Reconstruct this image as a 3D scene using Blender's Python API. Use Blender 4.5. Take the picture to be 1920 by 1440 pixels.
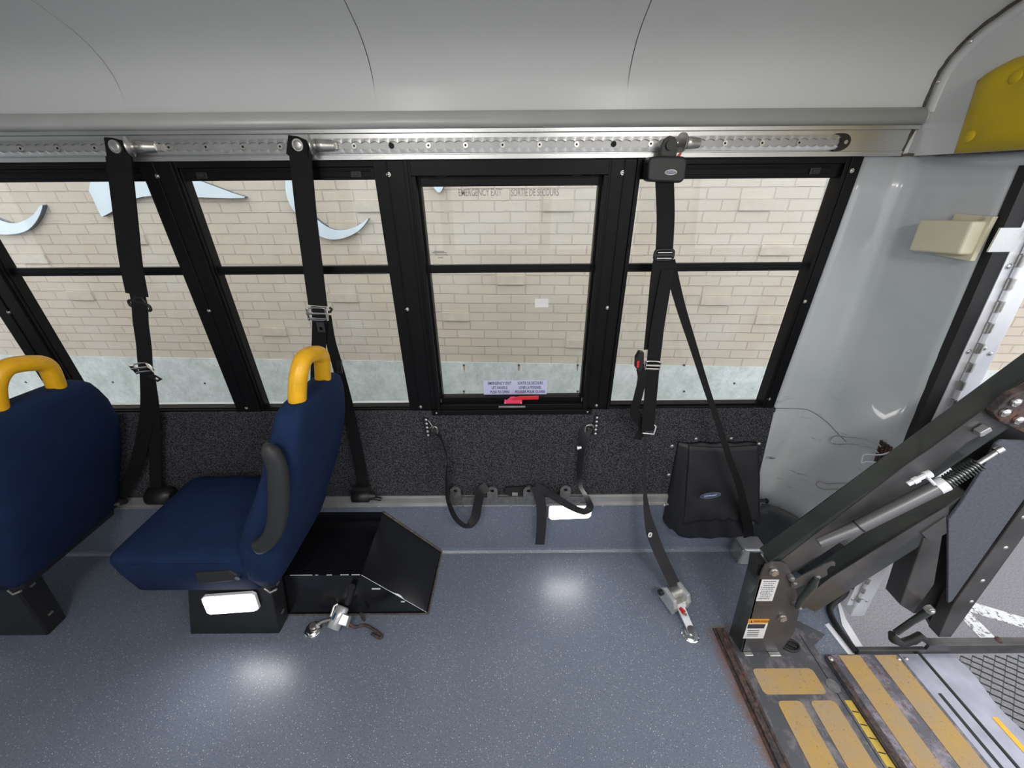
import bpy, bmesh, math, random
from mathutils import Vector, Matrix
random.seed(7)
for o in list(bpy.data.objects): bpy.data.objects.remove(o)
SC = bpy.context.scene
COL = SC.collection

# ---------------------------------------------------------------- camera
FPX = 721.5; TH = math.radians(27.8); RO = .0075
CAM = Vector((0, -1.25, 1.546))
_R0 = Vector((1, 0, 0)); _U0 = Vector((0, math.sin(TH), math.cos(TH))); FW = Vector((0, math.cos(TH), -math.sin(TH)))
RT = _R0*math.cos(RO) - _U0*math.sin(RO); UP = _U0*math.cos(RO) + _R0*math.sin(RO)
cd = bpy.data.cameras.new('camera'); cam = bpy.data.objects.new('camera', cd); COL.objects.link(cam)
cd.sensor_width = 36; cd.lens = FPX/1920*36; cd.clip_start = .02; cd.clip_end = 200
m = Matrix((RT, UP, -FW)).transposed().to_4x4(); m.translation = CAM
cam.matrix_world = m; SC.camera = cam

# ---------------------------------------------------------------- sky, exposure
w = bpy.data.worlds.new('world'); SC.world = w; w.use_nodes = True
bg = w.node_tree.nodes['Background']; bg.inputs[0].default_value = (.93, .96, 1.0, 1); bg.inputs[1].default_value = 2.05
SC.view_settings.view_transform = 'Standard'; SC.view_settings.look = 'None'
SC.view_settings.gamma = 1; SC.view_settings.use_curve_mapping = False; SC.view_settings.exposure = 0.0
STRIP_FILL_W = 9.0; COVE_FILL_W = 10.0; LED_W = 9.0

# ---------------------------------------------------------------- helpers
def at(u, v, x=None, y=None, z=None):
    """a measured point of the photograph on a known plane of the bus"""
    d = FW*FPX + RT*(u-960) - UP*(v-720)
    if x is not None: t = (x-CAM.x)/d.x
    elif y is not None: t = (y-CAM.y)/d.y
    else: t = (z-CAM.z)/d.z
    return CAM + d*t
def srgb(r, g, b):
    f = lambda c: (c/255/12.92) if c/255 <= .04045 else ((c/255+.055)/1.055)**2.4
    return (f(r), f(g), f(b), 1)
def mat(name, col, rough=.5, metal=0, coat=0, bump=0, bscale=60, var=0, vscale=8, emit=None, es=0, spec=.5, detail=3):
    M = bpy.data.materials.new(name); M.use_nodes = True; nt = M.node_tree; N = nt.nodes; L = nt.links
    b = N['Principled BSDF']
    b.inputs['Base Color'].default_value = col; b.inputs['Roughness'].default_value = rough
    b.inputs['Metallic'].default_value = metal; b.inputs['Coat Weight'].default_value = coat
    b.inputs['Specular IOR Level'].default_value = spec
    tc = N.new('ShaderNodeTexCoord')
    n = N.new('ShaderNodeTexNoise'); n.inputs['Scale'].default_value = vscale; n.inputs['Detail'].default_value = 4
    L.new(tc.outputs['Object'], n.inputs['Vector'])
    v = var if var else .05
    r = N.new('ShaderNodeMapRange'); r.inputs[1].default_value = .3; r.inputs[2].default_value = .7
    r.inputs[3].default_value = 1-v; r.inputs[4].default_value = 1+v
    L.new(n.outputs['Fac'], r.inputs[0])
    mx = N.new('ShaderNodeMix'); mx.data_type = 'RGBA'; mx.blend_type = 'MULTIPLY'; mx.inputs[0].default_value = 1
    mx.inputs[6].default_value = col; L.new(r.outputs[0], mx.inputs[7]); L.new(mx.outputs[2], b.inputs['Base Color'])
    if bump:
        n2 = N.new('ShaderNodeTexNoise'); n2.inputs['Scale'].default_value = bscale; n2.inputs['Detail'].default_value = detail
        L.new(tc.outputs['Object'], n2.inputs['Vector'])
        bp = N.new('ShaderNodeBump'); bp.inputs['Strength'].default_value = bump; bp.inputs['Distance'].default_value = .002
        L.new(n2.outputs['Fac'], bp.inputs['Height']); L.new(bp.outputs[0], b.inputs['Normal'])
    if emit:
        b.inputs['Emission Color'].default_value = emit; b.inputs['Emission Strength'].default_value = es
    return M
def nodes(M): return M.node_tree.nodes, M.node_tree.links, M.node_tree.nodes['Principled BSDF']
def mixc(N, L, fac, a, b, blend='MIX'):
    m = N.new('ShaderNodeMix'); m.data_type = 'RGBA'; m.blend_type = blend
    for s, v in ((0, fac), (6, a), (7, b)):
        if isinstance(v, (int, float, tuple)): m.inputs[s].default_value = v
        else: L.new(v, m.inputs[s])
    return m.outputs[2]
def noise(N, L, scale, detail=3, rough=.5, vec=None):
    n = N.new('ShaderNodeTexNoise'); n.inputs['Scale'].default_value = scale; n.inputs['Detail'].default_value = detail
    n.inputs['Roughness'].default_value = rough
    if vec is None:
        tc = N.new('ShaderNodeTexCoord'); vec = tc.outputs['Object']
    L.new(vec, n.inputs['Vector']); return n.outputs['Fac']
def ramp(N, L, f, lo, hi):
    r = N.new('ShaderNodeMapRange'); r.inputs[1].default_value = lo; r.inputs[2].default_value = hi
    L.new(f, r.inputs[0]); return r.outputs[0]

M = {}
M['gel'] = mat('white_gelcoat', (.68, .69, .69, 1), .27, coat=.0, spec=.35, var=.03, vscale=2, bump=.04, bscale=5)
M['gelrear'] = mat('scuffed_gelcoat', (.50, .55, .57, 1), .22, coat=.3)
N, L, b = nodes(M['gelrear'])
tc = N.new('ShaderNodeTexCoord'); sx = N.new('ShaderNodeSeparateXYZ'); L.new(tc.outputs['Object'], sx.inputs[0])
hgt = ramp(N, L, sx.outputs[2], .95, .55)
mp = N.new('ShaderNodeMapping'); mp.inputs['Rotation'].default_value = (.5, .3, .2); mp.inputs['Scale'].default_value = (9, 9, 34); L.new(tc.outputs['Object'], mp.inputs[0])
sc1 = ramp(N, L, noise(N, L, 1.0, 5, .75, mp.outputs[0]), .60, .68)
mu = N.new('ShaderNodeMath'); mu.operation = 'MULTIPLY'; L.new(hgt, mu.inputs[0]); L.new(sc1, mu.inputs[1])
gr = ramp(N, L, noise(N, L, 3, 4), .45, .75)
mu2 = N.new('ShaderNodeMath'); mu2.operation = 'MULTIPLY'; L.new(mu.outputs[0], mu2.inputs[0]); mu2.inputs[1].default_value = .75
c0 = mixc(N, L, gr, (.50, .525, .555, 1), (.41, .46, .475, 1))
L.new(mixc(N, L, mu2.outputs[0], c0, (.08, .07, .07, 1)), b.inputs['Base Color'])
M['alu'] = mat('brushed_aluminium', (.62, .62, .62, 1), .35, metal=.9, bump=.1, bscale=200)
M['aluflat'] = mat('dull_aluminium', (.42, .42, .42, 1), .45, metal=.6, var=.12, vscale=12)
M['alucove'] = mat('grey_cove_moulding', (.50, .51, .50, 1), .38, metal=.1, var=.05)
M['alulite'] = mat('bright_aluminium', (.85, .86, .9, 1), .35, metal=.25, var=.05)
M['silver'] = mat('silver_casting', (.52, .53, .55, 1), .28, metal=.45, bump=.05)
M['chrome'] = mat('polished_steel', (.75, .75, .74, 1), .16, metal=1)
M['zinc'] = mat('zinc_steel', (.6, .58, .55, 1), .35, metal=.9, var=.2, vscale=40)
M['dsteel'] = mat('dark_steel_bracket', (.2, .2, .2, 1), .45, metal=.6, var=.25, vscale=60)
M['black'] = mat('black_frame', (.0045, .0045, .0055, 1), .42, var=.2, spec=.16)
M['blackg'] = mat('gloss_black_paint', (.006, .006, .008, 1), .22, bump=.05, bscale=12, var=.3)
M['rubber'] = mat('black_rubber', (.010, .010, .011, 1), .6, var=.3)
M['kickshade'] = mat('shaded_corner_vinyl', (.030, .034, .042, 1), .5, var=.25, vscale=40, bump=.1)  # kick vinyl with the shade of the corner put into its colour
M['web'] = mat('black_webbing', (.006, .006, .007, 1), .7, spec=.25, bump=.3, bscale=500)
M['webg'] = mat('grey_black_webbing', (.022, .021, .024, 1), .5, spec=.35, bump=.3, bscale=500)
M['bag'] = mat('black_nylon', (.013, .013, .017, 1), .55, bump=.25, bscale=25, var=.2)
M['plast'] = mat('black_plastic', (.012, .012, .013, 1), .45)
M['arm'] = mat('grey_foam_armrest', (.021, .022, .025, 1), .6, bump=.2, bscale=200)
M['fab'] = mat('navy_seat_fabric', (.0075, .0195, .064, 1), .85, bump=.35, bscale=420, var=.12, vscale=14, spec=.2)
M['yel'] = mat('yellow_handle', (.80, .42, .010, 1), .38, var=.1, vscale=40)
M['yelpad'] = mat('yellow_vinyl_pad', (.60, .43, .004, 1), .5, bump=.3, bscale=30, var=.05)
M['cream'] = mat('cream_plastic', (.66, .62, .46, 1), .45)
M['dirt'] = mat('dirty_sealant', (.09, .075, .06, 1), .8, var=.5, vscale=60)
M['seam'] = mat('panel_seam', (.12, .12, .11, 1), .6)
M['red'] = mat('red_handle', (.62, .02, .025, 1), .35)
M['redp'] = mat('pink_red_latch', (.85, .05, .14, 1), .35)
M['stick'] = mat('lilac_sticker', (.55, .57, .80, 1), .5)
M['wstick'] = mat('white_label', (.75, .74, .74, 1), .5, var=.04)
M['ostick'] = mat('orange_label', (.85, .33, .02, 1), .5)
M['ink'] = mat('label_ink', (.03, .03, .05, 1), .6)
M['etch'] = mat('faded_lettering', (.42, .38, .37, 1), .7)
M['navy'] = mat('navy_emblem', (.01, .05, .16, 1), .3)
M['rust'] = mat('rusty_steel', (.075, .042, .032, 1), .65, metal=.2, bump=.5, bscale=40)
N, L, b = nodes(M['rust'])
f = ramp(N, L, noise(N, L, 22, 6, .7), .42, .62)
f2 = ramp(N, L, noise(N, L, 70, 4, .7), .45, .6)
c = mixc(N, L, f, (.055, .050, .055, 1), (.14, .065, .045, 1)); L.new(mixc(N, L, f2, c, (.035, .025, .025, 1)), b.inputs['Base Color'])
M['plate'] = mat('worn_grey_plate', (.07, .07, .08, 1), .42, metal=.3, bump=.15, bscale=30)
N, L, b = nodes(M['plate'])
f = ramp(N, L, noise(N, L, 14, 6, .7), .48, .62)
L.new(mixc(N, L, f, (.088, .090, .102, 1), (.22, .19, .20, 1)), b.inputs['Base Color'])
M['plat'] = mat('platform_alloy', (.34, .34, .41, 1), .3, metal=.4, bump=.1, bscale=20, var=.2, vscale=12)
M['hazard'] = mat('hazard_yellow', (.58, .40, .06, 1), .6, var=.15, vscale=40)
M['bridge'] = mat('worn_bridge_plate', (.1, .1, .12, 1), .4, metal=.25, bump=.2, bscale=60)
N, L, b = nodes(M['bridge'])
f = ramp(N, L, noise(N, L, 11, 8, .78), .46, .60); f2 = ramp(N, L, noise(N, L, 60, 5, .7), .52, .66)
c = mixc(N, L, f, (.095, .10, .125, 1), (.30, .255, .29, 1)); L.new(mixc(N, L, f2, c, (.13, .075, .065, 1)), b.inputs['Base Color'])
M['grip'] = mat('yellow_grip_tape', (.42, .27, .07, 1), .7)
N, L, b = nodes(M['grip'])
f = ramp(N, L, noise(N, L, 9, 6, .65), .36, .6); f2 = ramp(N, L, noise(N, L, 150, 3, .6), .62, .72)
c = mixc(N, L, f, (.45, .28, .08, 1), (.38, .27, .15, 1)); L.new(mixc(N, L, f2, c, (.20, .13, .06, 1)), b.inputs['Base Color'])
M['liftblk'] = mat('lift_black_paint', (.030, .036, .036, 1), .32, var=.25, vscale=12, bump=.05, coat=.2)
M['liftgrey'] = mat('lift_worn_paint', (.068, .064, .067, 1), .36, var=.35, vscale=9, metal=.2)
M['panel'] = mat('grey_textured_panel', (.085, .09, .115, 1), .75, bump=.3, bscale=300, var=.2, vscale=120)
M['cyl'] = mat('hydraulic_cylinder_grey', (.16, .16, .17, 1), .38, metal=.5)
M['sign'] = mat('sign_blue_white', (.80, .89, .96, 1), .35)
M['signed'] = mat('sign_edge', (.12, .15, .17, 1), .5)
M['paint'] = mat('white_road_paint', (.62, .62, .62, 1), .8)
N, L, b = nodes(M['paint'])
f = ramp(N, L, noise(N, L, 45, 4, .7), .40, .48)
L.new(mixc(N, L, f, (.16, .16, .17, 1), (.68, .68, .68, 1)), b.inputs['Base Color'])
M['asphalt'] = mat('asphalt', (.2, .2, .22, 1), .85, bump=.8, bscale=60)
N, L, b = nodes(M['asphalt'])
f = ramp(N, L, noise(N, L, 120, 3, .8), .35, .7)
L.new(mixc(N, L, f, (.15, .15, .165, 1), (.30, .29, .31, 1)), b.inputs['Base Color'])
# vinyl floor with chips
def vinyl(name, c1, c2, stain=False):
    V = mat(name, c1, .33, bump=.12, bscale=260, spec=.5); N, L, b = nodes(V)
    tc = N.new('ShaderNodeTexCoord')
    f = ramp(N, L, noise(N, L, 4, 4), .3, .7); base = mixc(N, L, f, c1, c2)
    fine = ramp(N, L, noise(N, L, 380, 2, .6), .3, .7)
    base = mixc(N, L, fine, base, (c2[0]*1.35, c2[1]*1.35, c2[2]*1.35, 1))
    def chips(scale, thr, col, keep, base):
        vo = N.new('ShaderNodeTexVoronoi'); vo.inputs['Scale'].default_value = scale; vo.inputs['Randomness'].default_value = 1
        L.new(tc.outputs['Object'], vo.inputs['Vector'])
        m1 = N.new('ShaderNodeMath'); m1.operation = 'LESS_THAN'; L.new(vo.outputs['Distance'], m1.inputs[0]); m1.inputs[1].default_value = thr
        s = N.new('ShaderNodeSeparateColor'); L.new(vo.outputs['Color'], s.inputs[0])
        m2 = N.new('ShaderNodeMath'); m2.operation = 'GREATER_THAN'; L.new(s.outputs[0], m2.inputs[0]); m2.inputs[1].default_value = keep
        m3 = N.new('ShaderNodeMath'); m3.operation = 'MULTIPLY'; L.new(m1.outputs[0], m3.inputs[0]); L.new(m2.outputs[0], m3.inputs[1])
        return mixc(N, L, m3.outputs[0], base, col)
    base = chips(150, .20, (.52, .54, .62, 1), .70, base)
    base = chips(230, .24, (.30, .33, .40, 1), .5, base)
    base = chips(200, .22, (.04, .045, .06, 1), .70, base)
    if stain:
        sp = N.new('ShaderNodeSeparateXYZ'); L.new(tc.outputs['Object'], sp.inputs[0])
        ad = N.new('ShaderNodeMath'); ad.operation = 'MULTIPLY_ADD'; L.new(noise(N, L, 18, 5, .7), ad.inputs[0]); ad.inputs[1].default_value = .07; L.new(sp.outputs[0], ad.inputs[2])
        rx = ramp(N, L, ad.outputs[0], .772, .815); ry = ramp(N, L, sp.outputs[1], -.34, -.42)
        mm = N.new('ShaderNodeMath'); mm.operation = 'MULTIPLY'; L.new(rx, mm.inputs[0]); L.new(ry, mm.inputs[1])
        rx2 = ramp(N, L, sp.outputs[0], 1.0, .9); m4 = N.new('ShaderNodeMath'); m4.operation = 'MULTIPLY'; L.new(mm.outputs[0], m4.inputs[0]); L.new(rx2, m4.inputs[1])
        base = mixc(N, L, m4.outputs[0], base, (.17, .085, .055, 1))
    L.new(base, b.inputs['Base Color']); return V
M['vinyl'] = vinyl('blue_grey_vinyl', (.100, .116, .160, 1), (.128, .148, .192, 1), True)
M['kick'] = vinyl('blue_grey_kick_vinyl', (.105, .122, .168, 1), (.13, .15, .198, 1))
# carpet
M['carpet'] = mat('charcoal_wall_carpet', (.03, .03, .035, 1), .95, spec=.1)
N, L, b = nodes(M['carpet'])
nz = noise(N, L, 230, 3, .8); f = ramp(N, L, nz, .42, .64)
L.new(mixc(N, L, f, (.008, .008, .011, 1), (.12, .12, .135, 1)), b.inputs['Base Color'])
bp = N.new('ShaderNodeBump'); bp.inputs['Strength'].default_value = .8; bp.inputs['Distance'].default_value = .004; L.new(nz, bp.inputs['Height']); L.new(bp.outputs[0], b.inputs['Normal'])
# bricks
def brickmat():
    V = mat('painted_brick', (.6, .52, .42, 1), .8, spec=.25); N, L, b = nodes(V)
    tc = N.new('ShaderNodeTexCoord'); sp = N.new('ShaderNodeSeparateXYZ'); L.new(tc.outputs['Object'], sp.inputs[0])
    cb = N.new('ShaderNodeCombineXYZ'); L.new(sp.outputs[0], cb.inputs[0]); L.new(sp.outputs[2], cb.inputs[1])
    # slight waviness of the courses
    nn = N.new('ShaderNodeTexNoise'); nn.inputs['Scale'].default_value = 9; L.new(tc.outputs['Object'], nn.inputs['Vector'])
    vm = N.new('ShaderNodeVectorMath'); vm.operation = 'MULTIPLY_ADD'; L.new(nn.outputs['Color'], vm.inputs[0]); vm.inputs[1].default_value = (.006, .006, 0); L.new(cb.outputs[0], vm.inputs[2])
    br = N.new('ShaderNodeTexBrick'); L.new(vm.outputs[0], br.inputs['Vector'])
    br.offset = .5; br.inputs['Scale'].default_value = 1; br.inputs['Brick Width'].default_value = .205; br.inputs['Row Height'].default_value = .0675
    br.inputs['Mortar Size'].default_value = .0042; br.inputs['Mortar Smooth'].default_value = .5; br.inputs['Bias'].default_value = 0
    br.inputs['Color1'].default_value = (.68, .58, .475, 1); br.inputs['Color2'].default_value = (.63, .535, .435, 1); br.inputs['Mortar'].default_value = (.56, .485, .40, 1)
    c = mixc(N, L, ramp(N, L, noise(N, L, 2.2, 4), .35, .7), br.outputs['Color'], (.69, .62, .53, 1))
    pit = ramp(N, L, noise(N, L, 55, 5, .65), .66, .74)
    c = mixc(N, L, pit, c, (.36, .30, .23, 1)); L.new(c, b.inputs['Base Color'])
    inv = N.new('ShaderNodeMath'); inv.operation = 'SUBTRACT'; inv.inputs[0].default_value = 1; L.new(br.outputs['Fac'], inv.inputs[1])
    ad = N.new('ShaderNodeMath'); ad.operation = 'MULTIPLY_ADD'; L.new(noise(N, L, 40, 4, .7), ad.inputs[0]); ad.inputs[1].default_value = .45; L.new(inv.outputs[0], ad.inputs[2])
    bp = N.new('ShaderNodeBump'); bp.inputs['Strength'].default_value = .9; bp.inputs['Distance'].default_value = .008
    L.new(ad.outputs[0], bp.inputs['Height']); L.new(bp.outputs[0], b.inputs['Normal']); return V
M['brick'] = brickmat()
M['brickp'] = mat('painted_brick_proud', (.635, .56, .465, 1), .8, bump=.8, bscale=40, var=.08, vscale=20)
M['conc'] = mat('pale_concrete', (.5, .56, .52, 1), .8, bump=.5, bscale=30)
N, L, b = nodes(M['conc'])
f = ramp(N, L, noise(N, L, 6, 8, .8), .40, .62); f2 = ramp(N, L, noise(N, L, 30, 6, .75), .58, .7)
c = mixc(N, L, f, (.58, .64, .60, 1), (.84, .87, .86, 1)); L.new(mixc(N, L, f2, c, (.46, .50, .44, 1)), b.inputs['Base Color'])
# glass: clear pane that mirrors a little
M['glass'] = bpy.data.materials.new('window_glass'); M['glass'].use_nodes = True
nt = M['glass'].node_tree; nt.nodes.clear(); N = nt.nodes; L = nt.links
out = N.new('ShaderNodeOutputMaterial'); tr = N.new('ShaderNodeBsdfTransparent'); gl = N.new('ShaderNodeBsdfGlossy'); gl.inputs['Roughness'].default_value = .0
tr.inputs[0].default_value = (.95, .965, .96, 1); lw = N.new('ShaderNodeLayerWeight'); pw = N.new('ShaderNodeMath'); pw.operation = 'POWER'; L.new(lw.outputs['Facing'], pw.inputs[0]); pw.inputs[1].default_value = 4.0; fr = N.new('ShaderNodeMath'); fr.operation = 'MULTIPLY_ADD'; L.new(pw.outputs[0], fr.inputs[0]); fr.inputs[1].default_value = .5; fr.inputs[2].default_value = .03; ms = N.new('ShaderNodeMixShader')
L.new(fr.outputs[0], ms.inputs[0]); L.new(tr.outputs[0], ms.inputs[1]); L.new(gl.outputs[0], ms.inputs[2]); L.new(ms.outputs[0], out.inputs[0])
M['led'] = mat('led_lens', (.9, .9, .9, 1), .3, emit=(1, .98, .95, 1), es=4)
M['dome'] = mat('fill_lens', (.9, .9, .9, 1), .3, emit=(1, .97, .9, 1), es=6)  # glowing lens of the added, unseen ceiling fill lamps

class MB:
    def __init__(s): s.v = []; s.f = []; s.mi = []; s.sm = []; s.cur = 0
    def add(s, vs, fs, smooth=False):
        o = len(s.v); s.v += [Vector(p) for p in vs]; s.f += [tuple(i+o for i in f) for f in fs]
        s.mi += [s.cur]*len(fs); s.sm += [smooth]*len(fs); return s
    def box(s, a, b):
        (x0, y0, z0), (x1, y1, z1) = a, b
        x0, x1 = sorted((x0, x1)); y0, y1 = sorted((y0, y1)); z0, z1 = sorted((z0, z1))
        return s.add([(x0,y0,z0),(x1,y0,z0),(x1,y1,z0),(x0,y1,z0),(x0,y0,z1),(x1,y0,z1),(x1,y1,z1),(x0,y1,z1)],
                     [(0,3,2,1),(4,5,6,7),(0,1,5,4),(1,2,6,5),(2,3,7,6),(3,0,4,7)])
    def hexa(s, bot, top):
        n = len(bot)
        return s.add(list(bot)+list(top), [tuple(reversed(range(n))), tuple(range(n, 2*n))]+[(i, (i+1) % n, n+(i+1) % n, n+i) for i in range(n)])
    def prism(s, poly, d):
        d = Vector(d); p = [Vector(q) for q in poly]; return s.hexa(p, [q+d for q in p])
    def xz(s, poly, y0, y1):
        return s.hexa([(x, y0, z) for x, z in poly], [(x, y1, z) for x, z in poly])
    def xy(s, poly, z0, z1):
        return s.hexa([(x, y, z0) for x, y in poly], [(x, y, z1) for x, y in poly])
    def px(s, pts, y0, y1):   # outline measured on the plane y0, thickness to y1
        return s.xz([(at(u, v, y=y0).x, at(u, v, y=y0).z) for u, v in pts], y0, y1)
    def tube(s, pts, r, n=10, closed=False, caps=True):
        pts = [Vector(p) for p in pts]; k = len(pts); rr = r if isinstance(r, (list, tuple)) else [r]*k
        vs = []; fs = []; prev = None
        for i, p in enumerate(pts):
            if closed: t = pts[(i+1) % k]-pts[i-1]
            else: t = pts[min(i+1, k-1)]-pts[max(i-1, 0)]
            t.normalize()
            if prev is None: a = t.orthogonal().normalized()
            else:
                a = prev-t*prev.dot(t)
                a = a.normalized() if a.length > 1e-6 else t.orthogonal().normalized()
            prev = a; b = t.cross(a)
            vs += [p+(a*math.cos(2*math.pi*j/n)+b*math.sin(2*math.pi*j/n))*rr[i] for j in range(n)]
        for i in range(k if closed else k-1):
            for j in range(n):
                q = (i+1) % k
                fs.append((i*n+j, i*n+(j+1) % n, q*n+(j+1) % n, q*n+j))
        s.add(vs, fs, True)
        if caps and not closed: s.add(vs[:n], [tuple(reversed(range(n)))]); s.add(vs[-n:], [tuple(range(n))])
        return s
    def cyl(s, a, b, r, r2=None, n=20): return s.tube([a, b], [r, r if r2 is None else r2], n)
    def ribbon(s, pts, w, th=.0016, nrm=(0, -1, 0), sub=5, twist=None):
        pts = spline([Vector(p) for p in pts], sub); k = len(pts); A = []; B = []
        ws = w if callable(w) else (lambda t: w)
        for i, p in enumerate(pts):
            t = (pts[min(i+1, k-1)]-pts[max(i-1, 0)]).normalized()
            n = Vector(nrm)
            if twist: n = Matrix.Rotation(twist(i/(k-1)), 3, t) @ n
            sd = t.cross(n)
            if sd.length < 1e-4: sd = Vector((1, 0, 0))
            sd.normalize(); nn = sd.cross(t).normalized(); h = ws(i/(k-1))/2
            A.append([p+sd*h+nn*th/2, p-sd*h+nn*th/2, p-sd*h-nn*th/2, p+sd*h-nn*th/2])
        vs = [q for a in A for q in a]; fs = []
        for i in range(k-1):
            for j in range(4): fs.append((i*4+j, i*4+(j+1) % 4, i*4+4+(j+1) % 4, i*4+4+j))
        fs += [(3, 2, 1, 0), ((k-1)*4, (k-1)*4+1, (k-1)*4+2, (k-1)*4+3)]
        return s.add(vs, fs)
    def dome(s, c, r, ax=(0, -1, 0), h=.5, n=12, rings=4):
        ax = Vector(ax).normalized(); a = ax.orthogonal().normalized(); b = ax.cross(a); c = Vector(c); vs = []; fs = []
        for i in range(rings+1):
            t = i/rings*math.pi/2; rr = r*math.cos(t); hh = r*h*math.sin(t)
            vs += [c+ax*hh+(a*math.cos(2*math.pi*j/n)+b*math.sin(2*math.pi*j/n))*max(rr, r*.02) for j in range(n)]
        for i in range(rings):
            for j in range(n): fs.append((i*n+j, i*n+(j+1) % n, (i+1)*n+(j+1) % n, (i+1)*n+j))
        fs.append(tuple(range(rings*n, rings*n+n)))
        return s.add(vs, fs, True)
    def build(s, name, mats, parent=None, bevel=0, seg=2, smooth=False, sub=0, base=None):
        off = Vector((0, 0, 0))
        if parent is not None:
            q = parent
            while q is not None: off += q.location; q = q.parent
        loc = Vector((0, 0, 0))
        if parent is None and base is not None: loc = Vector(base)
        me = bpy.data.meshes.new(name); me.from_pydata([tuple(p-off-loc) for p in s.v], [], s.f)
        for mm in (mats if isinstance(mats, (list, tuple)) else [mats]): me.materials.append(M[mm] if isinstance(mm, str) else mm)
        for i, p in enumerate(me.polygons): p.material_index = s.mi[i]; p.use_smooth = smooth or s.sm[i]
        bm = bmesh.new(); bm.from_mesh(me); bmesh.ops.recalc_face_normals(bm, faces=bm.faces); bm.to_mesh(me); bm.free()
        me.update(); o = bpy.data.objects.new(name, me); o.location = loc; COL.objects.link(o)
        if parent is not None: o.parent = parent
        if bevel:
            bv = o.modifiers.new('bevel', 'BEVEL'); bv.width = bevel; bv.segments = seg; bv.limit_method = 'ANGLE'; bv.angle_limit = math.radians(35); bv.harden_normals = False
        if sub:
            sb = o.modifiers.new('sub', 'SUBSURF'); sb.levels = sub; sb.render_levels = sub
        return o
def spline(p, sub):
    if len(p) < 3 or sub < 2: return p
    out = []
    for i in range(len(p)-1):
        a = p[max(i-1, 0)]; b = p[i]; c = p[i+1]; d = p[min(i+2, len(p)-1)]
        for k in range(sub):
            t = k/sub
            out.append(.5*((2*b)+(-a+c)*t+(2*a-5*b+4*c-d)*t*t+(-a+3*b-3*c+d)*t**3))
    out.append(p[-1]); return out
def thing(name, label, cat, loc=(0, 0, 0), group=None):
    o = bpy.data.objects.new(name, None); o.empty_display_size = .05; COL.objects.link(o); o.location = loc
    o['label'] = label; o['category'] = cat
    if group: o['group'] = group
    return o
def tag(o, label, cat, group=None):
    o['label'] = label; o['category'] = cat
    if group: o['group'] = group
    return o
def struct(o): o['kind'] = 'structure'; return o
def copy_tree(o, parent=None):
    c = o.copy(); COL.objects.link(c)
    if parent is not None: c.parent = parent
    for ch in list(o.children): copy_tree(ch, c)
    return c
def text(body, name, size, mm, parent, origin, right, up, sx=1.0, align='CENTER', ext=.0002, space=1):
    cu = bpy.data.curves.new(name, 'FONT'); cu.body = body; cu.size = size; cu.align_x = align; cu.align_y = 'CENTER'; cu.extrude = ext; cu.space_character = space; cu.offset = size*.014
    cu.resolution_u = 3
    to = bpy.data.objects.new('tmp', cu); COL.objects.link(to); bpy.context.view_layer.update()
    me = bpy.data.meshes.new_from_object(to.evaluated_get(bpy.context.evaluated_depsgraph_get())); bpy.data.objects.remove(to)
    r = Vector(right).normalized(); u = Vector(up).normalized(); n = r.cross(u)
    off = Vector((0, 0, 0)); q = parent
    while q is not None: off += q.location; q = q.parent
    for v in me.vertices: v.co = Vector(origin)-off + r*v.co.x*sx + u*v.co.y + n*v.co.z
    me.materials.clear(); me.materials.append(M[mm]); me.name = name
    o = bpy.data.objects.new(name, me); COL.objects.link(o); o.parent = parent; return o
def ellipse(c, rx, ry, right, up, n=28):
    r = Vector(right).normalized(); u = Vector(up).normalized(); c = Vector(c)
    return [c+r*rx*math.cos(2*math.pi*i/n)+u*ry*math.sin(2*math.pi*i/n) for i in range(n)]
def emblem(c, rx, ry, right, up, parent, words=True):
    r = Vector(right).normalized(); u = Vector(up).normalized(); n = r.cross(u); c = Vector(c)
    mb = MB(); mb.cur = 0; mb.prism(ellipse(c, rx, ry, r, u), n*.0006); mb.cur = 1; mb.prism(ellipse(c, rx*.93, ry*.84, r, u), n*.0010)
    mb.cur = 0; mb.prism(ellipse(c, rx*.84, ry*.66, r, u), n*.0013); mb.cur = 1; mb.prism(ellipse(c, rx*.80, ry*.58, r, u), n*.0016)
    o = mb.build('emblem', ['zinc', 'navy'], parent)
    if words: text("Q'STRAINT", 'lettering', ry*.75, 'wstick', o, c+n*.0018, r, u, sx=rx*1.3/(ry*.75*5.2))
    return o

# ================================================================ SETTING
XL = -4.0; YR = -2.36
xg = lambda z: 1.167+.115*(1.549-z)         # rear door jamb leans outwards to the floor
# floor
mb = MB(); mb.xy([(XL, YR), (1.255, YR), (1.27, -.45), (1.32, -.27), (1.30, -.15), (1.22, -.05), (1.12, 0), (XL, 0)], -.08, 0)
struct(mb.build('floor', 'vinyl'))
mb = MB()
for pl in ([(1547, 1171), (1554, 1168), (1603, 1226), (1592, 1229)], [(1570, 1128), (1574, 1126), (1586, 1160), (1621, 1217), (1612, 1226), (1579, 1172)]):
    mb.xy([(at(u, v, z=.004).x, at(u, v, z=.004).y) for u, v in pl], -.03, .004)
mb.xy([(1.262, -1.45), (1.285, -1.45), (1.285, -.49), (1.262, -.49)], -.08, .003)
struct(mb.build('trim_1', 'alulite'))
# left wall behind everything
mb = MB(); mb.box((XL, .0, -.25), (.984, .06, .785)); mb.box((XL, .0, 1.60), (1.1095, .06, 1.82))
struct(mb.build('wall_left', 'gel'))
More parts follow.
